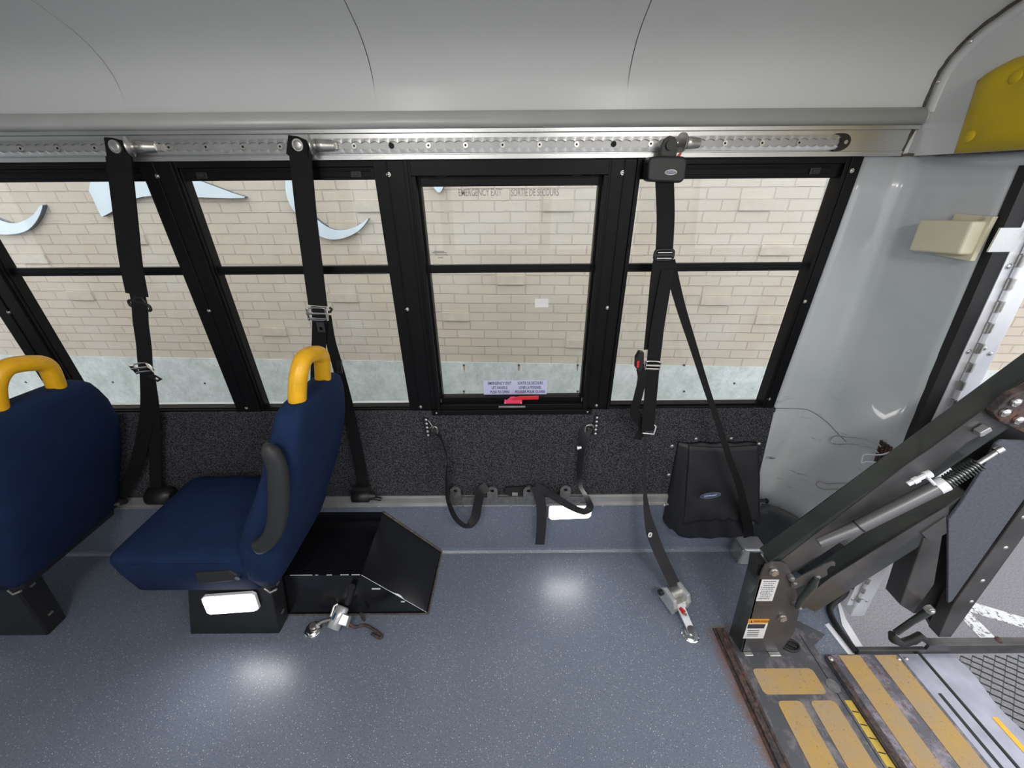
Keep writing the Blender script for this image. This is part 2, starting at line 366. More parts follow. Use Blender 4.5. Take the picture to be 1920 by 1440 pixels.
# kick vinyl with cove
mb = MB()
prof = [(.0, .31), (-.008, .31), (-.008, .02), (-.012, .008), (-.022, .0005), (0, .0005)]
mb.hexa([(XL, y, z) for y, z in prof], [(1.09, y, z) for y, z in prof]); struct(mb.build('baseboard_left', 'kick'))
mb = MB(); mb.box((-.335, -.0235, .0005), (1.12, -.0215, .0018)); struct(mb.build('trim_2', 'aluflat'))
# carpeted lower wall panel
mb = MB(); mb.xz([(XL, .31), (1.045, .31), (.992, .785), (XL, .785)], -.012, 0)
mb.xz([(XL, .765), (.994, .765), (.992, .785), (XL, .785)], -.018, -.012)
cp = struct(mb.build('wall_left_carpet', 'carpet', bevel=.003)); cp.name = 'trim_3'
# rear corner panel (curved, leans)
top = [(-.17, 0), (-.075, 0), (-.050, -.012), (-.034, -.035), (-.024, -.07), (-.012, -.13), (0, -.262)]
bot = [(-.27, 0), (-.19, 0), (-.155, -.022), (-.122, -.058), (-.095, -.10), (-.060, -.16), (0, -.262)]
def rear_pt(t, z, off=0):
    k = max(0, min(1, (1.6-z)/1.3)); k = k**1.3; i = min(int(t*6), 5); f = t*6-i
    a = Vector(top[i]).lerp(Vector(top[i+1]), f); b_ = Vector(bot[i]).lerp(Vector(bot[i+1]), f); q = a.lerp(b_, k)
    xx = xg(z)+q.x
    if i == 0 and f < 1: e_ = xg(z)+Vector(top[1]).lerp(Vector(bot[1]), k).x; xx = .980+(e_-.980)*f
    return Vector((xx-off*.8, q.y-.0015-off*.6, z))
def sheet(z0, z1, nz, nt=18, off=0, th=.02, t0=0, t1=1):
    mb = MB(); vs = []
    for i in range(nz+1):
        for j in range(nt+1): vs.append(rear_pt(t0+(t1-t0)*j/nt, z0+(z1-z0)*i/nz, off))
    a = len(vs); vs += [p+Vector((th*.8, th*.6, 0)) for p in vs]; W = nt+1; fs = []
    for i in range(nz):
        for j in range(nt):
            q = (i*W+j, i*W+j+1, (i+1)*W+j+1, (i+1)*W+j); fs.append(q); fs.append(tuple(reversed([k+a for k in q])))
    for i in range(nz):
        fs.append((i*W, (i+1)*W, (i+1)*W+a, i*W+a)); fs.append((i*W+nt, i*W+nt+a, (i+1)*W+nt+a, (i+1)*W+nt))
    for j in range(nt):
        fs.append((j, j+a, j+1+a, j+1)); k = nz*W+j; fs.append((k, k+1, k+1+a, k+a))
    return mb.add(vs, fs, True)
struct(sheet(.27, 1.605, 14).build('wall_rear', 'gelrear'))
struct(sheet(-.02, .282, 4, off=.004).build('baseboard_rear', 'kickshade'))
mb = MB(); mb.tube([rear_pt(t/12*.75, .775-.045*(t/12)**2*1.6-.0*t, .001) for t in range(13)], .0012, 6)
struct(mb.build('trim_4', 'seam'))
# ceiling profile
CP = [(0.0, 1.70), (-.001, 1.76), (-.006, 1.79), (-.02, 1.818), (-.045, 1.845), (-.075, 1.865), (-.13, 1.889), (-.21, 1.912), (-.35, 1.938), (-.6, 1.962), (-.9, 1.975), (-1.18, 1.98)]
CPF = CP+[(YR-y, z) for y, z in reversed(CP[:-1])]
mb = MB()
xs = [XL, -3.0, -2.336, -1.676, -1.015, -.353, .307, 1.105]
for a, b_ in zip(xs[:-1], xs[1:]):
    a += .0012; b_ -= .0012; n = len(CPF)
    vs = [(a, y, z) for y, z in CPF]+[(b_, y, z) for y, z in CPF]
    mid = Vector((0, YR/2, 1.2))
    outp = lambda y, z: (y+(y-YR/2)*.004, z+.006)
    vs += [(a, *outp(y, z)) for y, z in CPF]+[(b_, *outp(y, z)) for y, z in CPF]
    fs = []
    for i in range(n-1):
        fs += [(i, i+1, n+i+1, n+i), (2*n+i, 3*n+i, 3*n+i+1, 2*n+i+1), (i, 2*n+i, 2*n+i+1, i+1), (n+i, n+i+1, 3*n+i+1, 3*n+i)]
    inner = [f for f in fs if max(f) < 2*n]; outer = [f for f in fs if max(f) >= 2*n]
    mb.add(vs, inner, True); mb.add(vs, outer)
struct(mb.build('ceiling', 'gel'))
mb = MB(); vs = [(XL, y+(y-YR/2)*.04, z+.012) for y, z in CPF]+[(1.16, y+(y-YR/2)*.04, z+.012) for y, z in CPF]; n = len(CPF)
mb.add(vs, [(i, i+1, n+i+1, n+i) for i in range(n-1)]); struct(mb.build('trim_5', 'seam'))
# cove moulding and flat aluminium band
mb = MB()
prof = [(0, 1.713), (-.012, 1.712), (-.022, 1.706), (-.028, 1.696), (-.030, 1.686), (-.028, 1.678), (-.020, 1.6745), (-.012, 1.673), (0, 1.673)]
n = len(prof)
for a, b_, k0, k1 in ((XL, 1.10, 1, 1), (1.10, 1.118, 1, .75), (1.118, 1.127, .75, .2)):
    sc = lambda y, z, k: (y*k, 1.690+(z-1.690)*k)
    vs = [(a, *sc(y, z, k0)) for y, z in prof]+[(b_, *sc(y, z, k1)) for y, z in prof]
    mb.add(vs, [tuple(range(n)), tuple(reversed(range(n, 2*n)))]+[(i, (i+1) % n, n+(i+1) % n, n+i) for i in range(n)], True)
struct(mb.build('trim_6', 'alucove'))
mb = MB(); mb.box((XL, -.014, 1.663), (1.108, 0, 1.673)); mb.box((XL, -.007, 1.612), (1.09, 0, 1.663)); mb.box((XL, -.013, 1.6005), (1.085, 0, 1.613))
struct(mb.build('trim_7', 'alu', bevel=.001))
# upper rear end panel above the door, following the ceiling
mb = MB()
poly = [(y+.0, z+.004) for y, z in CPF]; a = len(poly)
base_ = [(YR, 1.60), (0.02, 1.60)]
full = [(-.0, 1.60)]+poly[0:]+[(YR, 1.60)]
mb.hexa([(1.11, y, z) for y, z in full], [(1.135, y, z) for y, z in full])
er = struct(mb.build('wall_rear_upper', 'gel')); er.name = 'wall_rear.001'
mb = MB()
fl = [(1.100, y+.0*0, z-.0) for y, z in CP]
ins = [Vector((0, y, z)) for y, z in CP]
strip = []
for i, p in enumerate(ins):
    t = (ins[min(i+1, len(ins)-1)]-ins[max(i-1, 0)]).normalized(); nrm = Vector((0, -t.z, t.y)); 
    if nrm.z > 0 or nrm.y > 0.2: nrm = -nrm
    strip.append((p+nrm*.004, p+nrm*.030))
vs = []; fs = []
for i, (a_, b_) in enumerate(strip): vs += [(1.104, a_.y, a_.z), (1.108, b_.y, b_.z), (1.112, b_.y, b_.z), (1.112, a_.y, a_.z)]
for i in range(len(strip)-1):
    for j in range(4): fs.append((i*4+j, i*4+(j+1) % 4, i*4+4+(j+1) % 4, i*4+4+j))
mb.add(vs, fs, True); struct(mb.build('trim_8', 'gel'))
mb = MB(); mb.tube([(1.104+.001*math.sin(i*2.1), p.y+.001*math.sin(i*1.7), p.z-.003) for i, p in enumerate(spline([Vector((0, y, z)) for y, z in CP], 4))], .0045, 8)
mb.tube([(1.108, -.001, 1.70), (1.112, -.006, 1.682), (1.108, -.004, 1.668), (1.100, -.004, 1.662), (1.094, -.004, 1.64), (1.088, -.006, 1.606)], .004, 8)
mb.tube([rear_pt(.02+i/14*.98, 1.603+.001*math.sin(i*1.9), .004) for i in range(15)], [.0025+.003*(i/14) for i in range(15)], 8)
struct(mb.build('trim_9', 'dirt'))
screws_rear = MB()
for y, z in ((-.013, 1.765), (-.055, 1.835)):
    screws_rear.dome((1.104, y, z), .0045, (-1, -.3, 0), .5)
tag(screws_rear.build('trim_10', 'zinc'), '', '');
for k in ('label', 'category'): del bpy.data.objects['trim_10'][k]
struct(bpy.data.objects['trim_10'])
# rear wall: other side of the door and header
mb = MB(); mb.xz([(xg(0), -.02), (xg(1.6), 1.6), (xg(1.6)+.03, 1.6), (xg(0)+.03, -.02)], YR, -1.46)
mb.xz([(xg(1.57), 1.57), (xg(1.6)-.03, 1.63), (xg(1.6)+.04, 1.63), (xg(1.57)+.04, 1.57)], -1.46, -.262)
struct(mb.build('wall_rear_far', 'gel')).name = 'wall_rear.002'
# rubber jamb and floor corner
mb = MB()
mb.xz([(xg(1.57)-.004, 1.57), (xg(.08)-.004, .08), (xg(.08)+.036, .08), (xg(1.57)+.036, 1.57)], -.268, -.245)
pts = [(xg(.08)+.014, -.256, .10), (xg(.04)+.006, -.268, .05)]+[tuple(at(u, v, z=.010)) for u, v in ((1556, 1140), (1570, 1175), (1590, 1203), (1606, 1223))]
mb.tube(spline([Vector(p) for p in pts], 4), .011, 10)
struct(mb.build('trim_11', 'rubber'))
# front and right walls of the bus (behind the camera)
mb = MB(); mb.box((XL, YR-.05, -.1), (1.30, YR, .78)); mb.box((XL, YR-.05, 1.6), (1.2, YR, 1.8))
for i in range(3, 7): x = -4+i*.86; mb.box((x-.05, YR-.05, .78), (x+.05, YR, 1.6))
mb.box((XL, YR-.05, .78), (-1.42, YR, 1.6))  # unseen front bays made solid to keep daylight off the seat end
struct(mb.build('wall_right', 'gel'))
mb = MB(); mb.box((XL-.05, YR, -.1), (XL, 0, .8)); mb.box((XL-.05, YR, 1.62), (XL, 0, 2.02)); mb.box((XL-.05, -1.0, .8), (XL, 0.0, 1.62)); mb.box((XL-.05, YR, .8), (XL, YR+.15, 1.62))  # unseen windscreen partly closed so less daylight reaches the seats
struct(mb.build('wall_front', 'gel'))
for k, (a, b_) in enumerate([((XL-.01, YR+.15, .8), (XL-.005, -1.0, 1.62))]):
    mb = MB(); mb.box(a, b_); struct(mb.build('window_7', 'glass'))
mb = MB()
for i in range(3, 6): x = -4+i*.86; mb.box((x+.05, YR-.03, .78), (x+.81, YR-.026, 1.6))
struct(mb.build('window_8', 'glass'))

# ---- left wall windows
def window(n, gx0, gx1, gz0, gz1, fx0, fx1, proud, emergency=False):
    fr = MB()
    def ring(x0, x1, z0, z1, tx, tzb, tzt, y0, y1):
        fr.box((x0, y0, z0), (x0+tx, y1, z1)); fr.box((x1-tx, y0, z0), (x1, y1, z1))
        fr.box((x0+tx, y0, z0), (x1-tx, y1, z0+tzb)); fr.box((x0+tx, y0, z1-tzt), (x1-tx, y1, z1))
    ring(fx0, fx1, .785 if not emergency else .772, 1.600, .010, .006, .016, -proud, .030)
    ring(fx0+.010, fx1-.010, gz0-.006, 1.585, max(gx0-fx0-.013, .003), .006, 1.585-gz1, -.001, .029)
    wf = struct(fr.build('window_%d' % n, 'black', bevel=.0015))
    s = MB(); s.box((gx0-.004, .006, 1.290), (gx1+.004, .024, 1.311)); s.box((gx0-.004, .003, 1.287), (gx1+.004, .008, 1.294))
    # slide track recess and latches in the head of the frame
    s.box((gx0+.02, -.004, 1.553), (gx1-.02, .0, 1.559)); s.box((gx0+.02, -.004, 1.573), (gx1-.02, .0, 1.577))
    s.build('sash_bar', 'black', wf, bevel=.001)
    for xx in (gx0+.045, gx1-.075):
        lt = MB(); lt.box((xx, -.006, 1.558), (xx+.03, 0, 1.574)); lt.box((xx+.008, -.009, 1.562), (xx+.022, -.006, 1.570)); lt.build('latch', 'plast', wf, bevel=.001)
    g = MB(); g.box((gx0-.003, .010, 1.30), (gx1+.003, .0135, gz1+.004)); g.box((gx0-.003, .020, gz0-.003), (gx1+.003, .0235, 1.30))
    g.build('pane', 'glass', wf)
    return wf
W = .66; posts = [.332-W*i for i in range(7)]   # post centres
window(1, .372, .925, .797, 1.548, .352, .979, .012)
ew = window(2, -.256, .250, .832, 1.533, -.287, .283, .018, True)
for i in range(1, 6):
    c = posts[i]; c2 = posts[i+1] if i+1 < 7 else c-W
    window(i+2, c2+.052, c-.050, .795, 1.552, c2+.042, c-.040, .010)
# emergency window heavier frame
mb = MB()
for a, b_ in (((-.279, -.026, .79), (-.266, .0, 1.56)), ((.262, -.026, .79), (.275, .0, 1.56)), ((-.266, -.022, .785), (.262, .020, .812)), ((-.266, .0, .785), (.262, .029, .829)), ((-.30, -.030, .772), (.297, -.018, .792)), ((-.279, -.026, 1.56), (.275, 0, 1.598))): mb.box(a, b_)
mb.build('sash_frame', 'black', ew, bevel=.0015)
mb = MB()
for x in (-.283, .281): mb.dome((x, -.030, .782), .004, (0, -1, 0), .5)
mb.build('screw', 'zinc', ew)
# pillar covers
for i, c in enumerate(posts):
    mb = MB(); x0, x1 = (c-.048, c+.020) if i == 1 else (c-.045, c+.045)
    if i == 0: x0, x1 = c-.049, c+.035
    if i == 1: x0, x1 = -.385, -.287
    mb.box((x0, -.012, .776), (x1, 0.030, 1.60)); mb.box((x0+.036, -.015, .776), (x0+.040, -.012, 1.60)); mb.box((x1-.012, -.016, .776), (x1, -.012, 1.60))
    p = struct(mb.build('trim_%d' % (12+i), 'black', bevel=.0015))
    for z in (1.565, 1.175, .80):
        s = MB(); xx = .5*(x0+x1)-.008; s.cyl((xx, -.012, z), (xx, -.0135, z), .0062, n=14); s.dome((xx, -.0135, z), .0045, (0, -1, 0), .5); s.build('screw', 'zinc', p)
mb = MB(); mb.box((.938, -.014, .776), (.984, .030, 1.60)); mb.box((.95, -.017, .776), (.954, -.014, 1.6)); p = struct(mb.build('trim_20', 'black', bevel=.0015))
for u, v in ((1597, 320), (1509, 565), (1442, 748)):
    q = at(u, v, y=-.014); s = MB(); s.cyl(q, q+Vector((0, -.0015, 0)), .006, n=14); s.dome(q+Vector((0, -.0015, 0)), .0045, (0, -1, 0), .5); s.build('screw', 'zinc', p)
# ledge under the windows
mb = MB(); mb.box((XL, -.010, .777), (.99, 0, .786)); struct(mb.build('trim_21', 'black'))

# ---- outside
ground = MB(); ground.box((-14, -14, -.80), (16, 14, -.75)); g = struct(ground.build('ground', 'asphalt'))
for u0, v0, u1, v1, w_ in ((1722, 1108, 1985, 1188, .085), (1700, 1040, 1870, 1215, .085)):
    a = at(u0, v0, z=-.75); b_ = at(u1, v1, z=-.75); d = (b_-a).normalized(); s_ = Vector((-d.y, d.x, 0))*w_/2
    mb = MB(); mb.hexa([p+Vector((0, 0, 0)) for p in (a-s_, b_-s_, b_+s_, a+s_)], [p+Vector((0, 0, .003)) for p in (a-s_, b_-s_, b_+s_, a+s_)])
    tag(mb.build('parking_line', 'paint'), 'worn white parking line on the asphalt, %s' % ('the upper one beside the lift' if v0 == 1108 else 'the steeper one running under the platform bar'), 'road marking')
WA = math.radians(-3.15); wo = Vector((0, 1.488, .29))
def wl(x, z, d=0):   # a point on the brick face: x along the wall, z up, d towards the bus
    return wo+Vector((math.cos(WA)*x, math.sin(WA)*x, z-.29))+Vector((math.sin(WA), -math.cos(WA), 0))*d
def onwall(u, v):
    d = FW*FPX+RT*(u-960)-UP*(v-720); nrm = Vector((math.sin(WA), -math.cos(WA), 0)); t = (wo-CAM).dot(nrm)/d.dot(nrm); p = CAM+d*t-wo
    return p.x*math.cos(WA)+p.y*math.sin(WA), p.z+.29
bw = MB(); bw.box((-9, 0, 0), (9, .2, 3.3))
PB = [(108, 543), (0, 0)]
bw.cur = 1
H = .0675
for u, v in ((137, 548), (262, 445, ), (664, 553), (506, 627), (1048, 377), (944, 520), (840, 594), (1403, 384), (1437, 468), (1325, 568), (1422, 604), (1100, 640), (60, 492), (668, 390), (640, 425), (1880, 420)):
    x, z = onwall(u, v); k = math.floor((z-.29)/H); off = 0 if k % 2 else .5; n_ = round(x/.205-.5-off*0)
    xb = (math.floor(x/.205-(0 if k % 2 == 0 else -.5)) + (0 if k % 2 == 0 else -.5))*.205
    bw.box((xb+.003, -.012, k*H+.003), (xb+.199, .01, (k+1)*H-.003))
bo = bw.build('brick_wall', ['brick', 'brickp'], base=None); bo.location = wo; bo.rotation_euler = (0, 0, WA)
tag(bo, 'beige painted brick building wall outside the bus windows, with some bricks standing proud', 'wall')
cb = MB(); cb.box((-9, -.006, -1.04), (9, .2, 0)); cb.cur = 1
for u in (50, 130, 213, 385, 640, 870, 973, 1083, 1213, 1282, 1376):
    for v in ((684, 733) if 800 < u < 1300 else (718 if u > 300 else 716,)):
        x, z = onwall(u, v); cb.cyl((x, -.006, z-.29), (x, -.0085, z-.29), .009, n=10)
        if 860 < u < 1100: cb.cur = 2; cb.add([(x-.005, -.0075, z-.30), (x+.006, -.0075, z-.30), (x+.002, -.0075, z-.345), (x-.003, -.0075, z-.335)], [(0, 1, 2, 3)]); cb.cur = 1
for u in (423, 1560): x, z = onwall(u, 700); cb.cur = 1; cb.box((x-.0015, -.0066, -1.0), (x+.0015, -.005, 0)); 
M['ruststain'] = mat('rust_stain', (.36, .22, .10, 1), .8)
M['plug'] = mat('dark_plug', (.10, .09, .08, 1), .8)
co = cb.build('concrete_base', ['conc', 'plug', 'ruststain'], None); co.parent = bo
# sign strokes mounted on the brick
def stroke(pts, label):
    pts = [tuple(p)[:2] for p in spline([Vector((u, v, 0)) for u, v in pts], 3)]
    pp = [onwall(u, v) for u, v in pts]; mb = MB(); mb.cur = 0
    P0 = [wl(x, z, .032) for x, z in pp]; P1 = [wl(x, z, .029) for x, z in pp]; P2 = [wl(x, z, .0) for x, z in pp]
    mb.hexa(P0, P1); mb.cur = 1; mb.hexa(P1, P2)
    tag(mb.build('sign_letter', ['sign', 'signed'], base=wl(*pp[0])), label, 'sign letter', 'pale blue sign strokes on the brick wall')
stroke([(-130, 300), (-100, 380), (-50, 422), (0, 437), (35, 438), (62, 430), (80, 410), (89, 386), (83, 387), (72, 402), (55, 413), (35, 418), (15, 414), (-15, 400), (-50, 370), (-80, 300)], 'pale blue curved sign stroke at the left edge, ending in an upturned tip')
stroke([(190, 300), (176, 352), (180, 365), (197, 402), (203, 404), (225, 392), (250, 376), (290, 367), (360, 369), (463, 371), (440, 361), (400, 346), (330, 320), (270, 300)], 'pale blue wing-shaped sign stroke behind the pillar between the two left windows')
stroke([(545, 290), (540, 345), (545, 375), (560, 400), (590, 432), (615, 446), (640, 447), (662, 440), (680, 428), (694, 409), (675, 422), (650, 430), (625, 428), (600, 412), (575, 385), (560, 350), (565, 290)], 'pale blue crescent sign stroke seen behind the second belt strap')
stroke([(795, 300), (813, 345), (818, 355), (826, 361), (832, 353), (836, 340), (850, 300)], 'small pale blue sign tip at the top of the emergency window')

# ================================================================ DOOR LEAF (open, folded back outside)
mb = MB(); mb.xz([(xg(1.55)+.066, 1.55), (xg(-.09)+.066, -.09), (xg(-.09)+.126, -.09), (xg(1.55)+.122, 1.55)], -.275, .45)
dr = struct(mb.build('door_1', 'alulite', bevel=.004))
mb = MB(); mb.xz([(xg(1.55)+.036, 1.55), (xg(-.02)+.036, -.02), (xg(-.02)+.060, -.02), (xg(1.55)+.060, 1.55)], -.270, -.255)
mb.build('hinge_leaf', 'alulite', dr)
mb = MB(); zz = -.01; k = 0
while zz < 1.54:
    a = Vector((xg(zz)+.063, -.279, zz)); b_ = Vector((xg(zz+.026)+.063, -.279, zz+.026)); mb.cur = k % 2
    mb.cyl(a, b_, .0075 if k % 2 else .0068, n=12); zz += .029; k += 1
mb.build('hinge_knuckles', ['alulite', 'zinc'], dr)
for z in (.02, .32, .62, .90, 1.12, 1.35):
    for dx, dz in ((.048, 0), (.082, .012), (.104, -.004)):
        s = MB(); c = Vector((xg(z+dz)+dx, -.270 if dx < .06 else -.275, z+dz)); s.cyl(c, c+Vector((0, -.0015, 0)), .0075, n=14); s.dome(c+Vector((0, -.0015, 0)), .006, (0, -1, 0), .5); s.build('rivet', 'alu', dr)
mb = MB(); c = Vector((xg(.93)+.088, -.2755, .925)); mb.prism([c+Vector((.02*math.cos(t), 0, .026*math.sin(t))) for t in [math.pi*i/12 for i in range(13)]], (0, -.001, 0)); mb.build('cutout', 'rubber', dr)

# ================================================================ YELLOW PAD
t = thing('header_pad', 'yellow buttoned vinyl safety pad over the rear lift door', 'pad', (1.12, -.6, 1.60))
mb = MB(); nx, ny = 40, 12; vs = []
btn = [(-.222, 1.735), (-.182, 1.632), (-.42, 1.74), (-.42, 1.637), (-.66, 1.74), (-.66, 1.637)]
for j in range(ny+1):
    for i in range(nx+1):
        s_ = i/nx; q = j/ny; y = -.140-(.9)*s_; z = 1.600+.178*q
        if s_ < .07: y += -.0*(1-s_/.07); z = 1.600+(.178-.03*(1-s_/.07)**2)*q; y += .022*q*(1-s_/.07)
        e = min(q, 1-q, s_*4)*6; th = .030*min(1, e)**.5
        for by, bz in btn: d = math.hypot(y-by, z-bz); th -= .012*math.exp(-(d/.022)**2)
        vs.append((1.108-.006-th, y, z))
fs = [(j*(nx+1)+i, j*(nx+1)+i+1, (j+1)*(nx+1)+i+1, (j+1)*(nx+1)+i) for j in range(ny) for i in range(nx)]
nv = len(vs); rim = [i for i in range(nx+1)]+[(j)*(nx+1)+nx for j in range(1, ny+1)]+[ny*(nx+1)+i for i in range(nx-1, -1, -1)]+[j*(nx+1) for j in range(ny-1, 0, -1)]
vs += [(1.109, vs[i][1], vs[i][2]) for i in rim]; k = len(rim)
fs += [(rim[i], rim[(i+1) % k], nv+(i+1) % k, nv+i) for i in range(k)]+[tuple(nv+i for i in range(k))]
mb.add(vs, fs, True); mb.build('cushion', 'yelpad', t)
for by, bz in btn[:4]:
    s = MB(); s.dome((1.0795, by, bz), .013, (-1, 0, 0), .35, 18); s.build('button', 'yelpad', t)

# cream box beside door
t = thing('door_sensor_box', 'cream plastic cover box on the rear wall beside the lift door', 'box', (1.15, -.2, 1.36))
mb = MB(); mb.hexa([(1.112, -.125, 1.366), (1.128, -.245, 1.374), (1.182, -.245, 1.374), (1.170, -.125, 1.366)], [(1.112, -.118, 1.446), (1.124, -.242, 1.452), (1.180, -.242, 1.452), (1.168, -.118, 1.446)])
mb.build('cover', 'cream', t, bevel=.006, seg=3)
mb = MB(); mb.box((1.158, -.25, 1.36), (1.17, -.16, 1.463)); mb.build('back_plate', 'cream', t)
mb = MB(); mb.cyl((1.158, -.232, 1.457), (1.155, -.232, 1.457), .004); mb.build('screw', 'zinc', t)
mb = MB(); mb.box((1.165, -.272, 1.385), (1.225, -.268, 1.440)); mb.build('bracket', 'alu', t)

# ================================================================ TOP TRACK
t = thing('wall_track', 'aluminium anchor track with scalloped slot above the windows', 'track', (-1.5, -.01, 1.62))
tz = 1.634; x1 = .905; x0 = -3.2
mb = MB(); mb.box((x0, -.0095, tz-.0165), (x1, -.007, tz+.0165)); mb.build('channel', 'aluflat', t)
for sgn in (1, -1):
    mb = MB(); n_ = int((x1-x0)/.0254); P = []
    for i in range(n_):
        for j in range(6):
            ph = j/6; xx = x1-.004-(i+ph)*.0254; P.append((xx, tz+sgn*(.0062+.0040*abs(math.cos(math.pi*ph))**.8)))
    outer = tz+sgn*.0175
    for a, b_ in zip(P[:-1], P[1:]): mb.hexa([(a[0], -.0165, a[1]), (b_[0], -.0165, b_[1]), (b_[0], -.0150, outer), (a[0], -.0150, outer)], [(a[0], -.0095, a[1]), (b_[0], -.0095, b_[1]), (b_[0], -.0095, outer), (a[0], -.0095, outer)])
    mb.build('lip', 'alu', t)
proto = None
for k in range(36):
    xx = at(1499, 266, y=-.012).x+.0-(k)*.1016
    if xx < x0: break
    c = Vector((xx, -.0095, tz)); s = MB(); s.cur = 0
    s.cyl(c, c+Vector((0, -.003, 0)), .0072, n=14); s.cur = 1; s.cyl(c+Vector((0, -.0031, 0)), c+Vector((0, -.0035, 0)), .0028, n=8)
    s.build('screw', ['black', 'black'] if k in (5, 11) else ['zinc', 'black'], t)
mb = MB(); c = Vector((x1-.008, -.017, tz)); mb.cur = 0
poly = [(c.x+.004+.026*math.cos(a), c.z+.0205*math.sin(a)) for a in [math.radians(d) for d in range(-90, 91, 12)]]+[(c.x-.010, c.z+.0205), (c.x+.003, c.z+.010), (c.x+.006, c.z), (c.x+.003, c.z-.010), (c.x-.010, c.z-.0205)]
mb.xz(poly, -.019, -.007); mb.build('end_cap', 'plast', t)
s = MB(); s.cyl((c.x+.016, -.019, c.z), (c.x+.016, -.0215, c.z), .005); s.build('screw', 'zinc', t)

# ================================================================ LOWER TRACK
t = thing('floor_track', 'dull aluminium anchor rail along the wall between carpet and vinyl', 'rail', (-1.4, 0, .265))
mb = MB(); mb.box((-3.4, -.022, .312), (1.045, -.008, .352)); mb.box((-3.4, -.030, .306), (1.045, -.008, .314)); mb.box((-3.4, -.018, .350), (1.045, -.008, .357)); mb.build('rail', 'aluflat', t, bevel=.0015)
mb = MB(); mb.tube([(1.02, -.03, .334), (1.080, -.034, .332)], .007); mb.dome((1.080, -.034, .332), .011, (1, 0, 0), 1); mb.build('end_knob', 'plast', t)
for u, v in ((397, 936), (633, 945), (708, 941), (868, 943), (958, 942), (1000, 945), (1130, 944)):
    q = at(u, v, y=-.03); s = MB(); s.cyl((q.x, -.030, .310), (q.x, -.033, .310), .004, n=10); s.build('screw', 'zinc', t)
t = thing('tab_bracket', 'grey steel bracket with four round drilled tabs on the wall rail', 'bracket', (0, -.03, .27))
mb = MB(); mb.box((-.272, -.032, .322), (.322, -.022, .360)); mb.build('bar', 'dsteel', t, bevel=.001)
for u in (854, 923, 991, 1060):
    c = at(u, 918 if u < 1000 else 916, y=-.026); mb = MB(); R_ = .0225
    # tab with a hole: ring of quads plus skirt
    n_ = 24; hole = [(c.x+.0085*math.cos(a), c.z+.0085*math.sin(a)) for a in [2*math.pi*i/n_ for i in range(n_)]]; rim = []
    for i in range(n_):
        a = 2*math.pi*i/n_; X = R_*math.cos(a); Z = R_*math.sin(a)
        if Z < 0: Z = -.055*min(1, abs(math.sin(a))*1.5); X = R_*math.copysign(1, math.cos(a))*min(1, abs(math.cos(a))*1.8) if abs(math.cos(a)) > .02 else 0
        rim.append((c.x+X, c.z+Z))
    for y in (-.034, -.030): pass
    for i in range(n_):
        j = (i+1) % n_
        mb.hexa([(hole[i][0], -.035, hole[i][1]), (rim[i][0], -.035, rim[i][1]), (rim[j][0], -.035, rim[j][1]), (hole[j][0], -.035, hole[j][1])],
                [(hole[i][0], -.0305, hole[i][1]), (rim[i][0], -.0305, rim[i][1]), (rim[j][0], -.0305, rim[j][1]), (hole[j][0], -.0305, hole[j][1])])
    mb.build('tab', 'dsteel', t)
mb = MB(); mb.px([(945, 925), (948, 915), (985, 913), (990, 925), (985, 930), (955, 930)], -.024, -.014); mb.cur = 1; mb.px([(960, 924), (971, 924), (971, 930), (960, 930)], -.026, -.022)
mb.build('release_clip', ['plast', 'zinc'], t, bevel=.001)

# ================================================================ COURTESY LIGHTS
def lamp(name, label, p0, ex, ez, w_, h_, nrm, power):
    p0 = Vector(p0); ex = Vector(ex).normalized(); ez = Vector(ez).normalized(); nrm = Vector(nrm).normalized()
    t = thing(name, label, 'lamp', p0)
    def quad(x0, x1, z0, z1, c): return [p0+ex*a+ez*b_ for a, b_ in ((x0+c, z0), (x1-c, z0), (x1, z0+c), (x1, z1-c), (x1-c, z1), (x0+c, z1), (x0, z1-c), (x0, z0+c))]
    mb = MB(); mb.prism(quad(-w_/2-.006, w_/2+.006, -h_/2-.006, h_/2+.006, .012), nrm*.010); mb.build('housing', 'alulite', t)
    mb = MB(); mb.prism([p+nrm*.0102 for p in quad(-w_/2, w_/2, -h_/2, h_/2, .010)], nrm*.006); ln = mb.build('lens', 'led', t, bevel=.002)
    mb = MB()
    for i in range(4):
        c = p0+ex*(-w_/2+.028+i*(w_-.056)/3)+nrm*.0163
        mb.tube([c+(ex*math.cos(a)+ez*math.sin(a))*.014 for a in [2*math.pi*k/16 for k in range(16)]], .0012, 6, closed=True)
    mb.build('lens_rings', 'zinc', ln)
    ld = bpy.data.lights.new('led_light', 'AREA'); ld.shape = 'RECTANGLE'; ld.size = w_; ld.size_y = h_; ld.energy = power; ld.color = (1, .98, .95)
    lo = bpy.data.objects.new('led_light', ld); COL.objects.link(lo); lo.parent = t
    zax = -nrm; lo.matrix_local = Matrix((ex, zax.cross(ex)*-1, -zax)).transposed().to_4x4() if False else (nrm*.02 and Matrix.Translation(nrm*.02) @ nrm.to_track_quat('-Z', 'Y').to_matrix().to_4x4())
    return t
lamp('courtesy_light', 'bright white courtesy light on the lower wall above the vinyl floor, below the hanging strap', (.251, -.009, .262), (1, 0, .04), (0, -.0, 1), .178, .078, (0, -1, 0), 0.9)
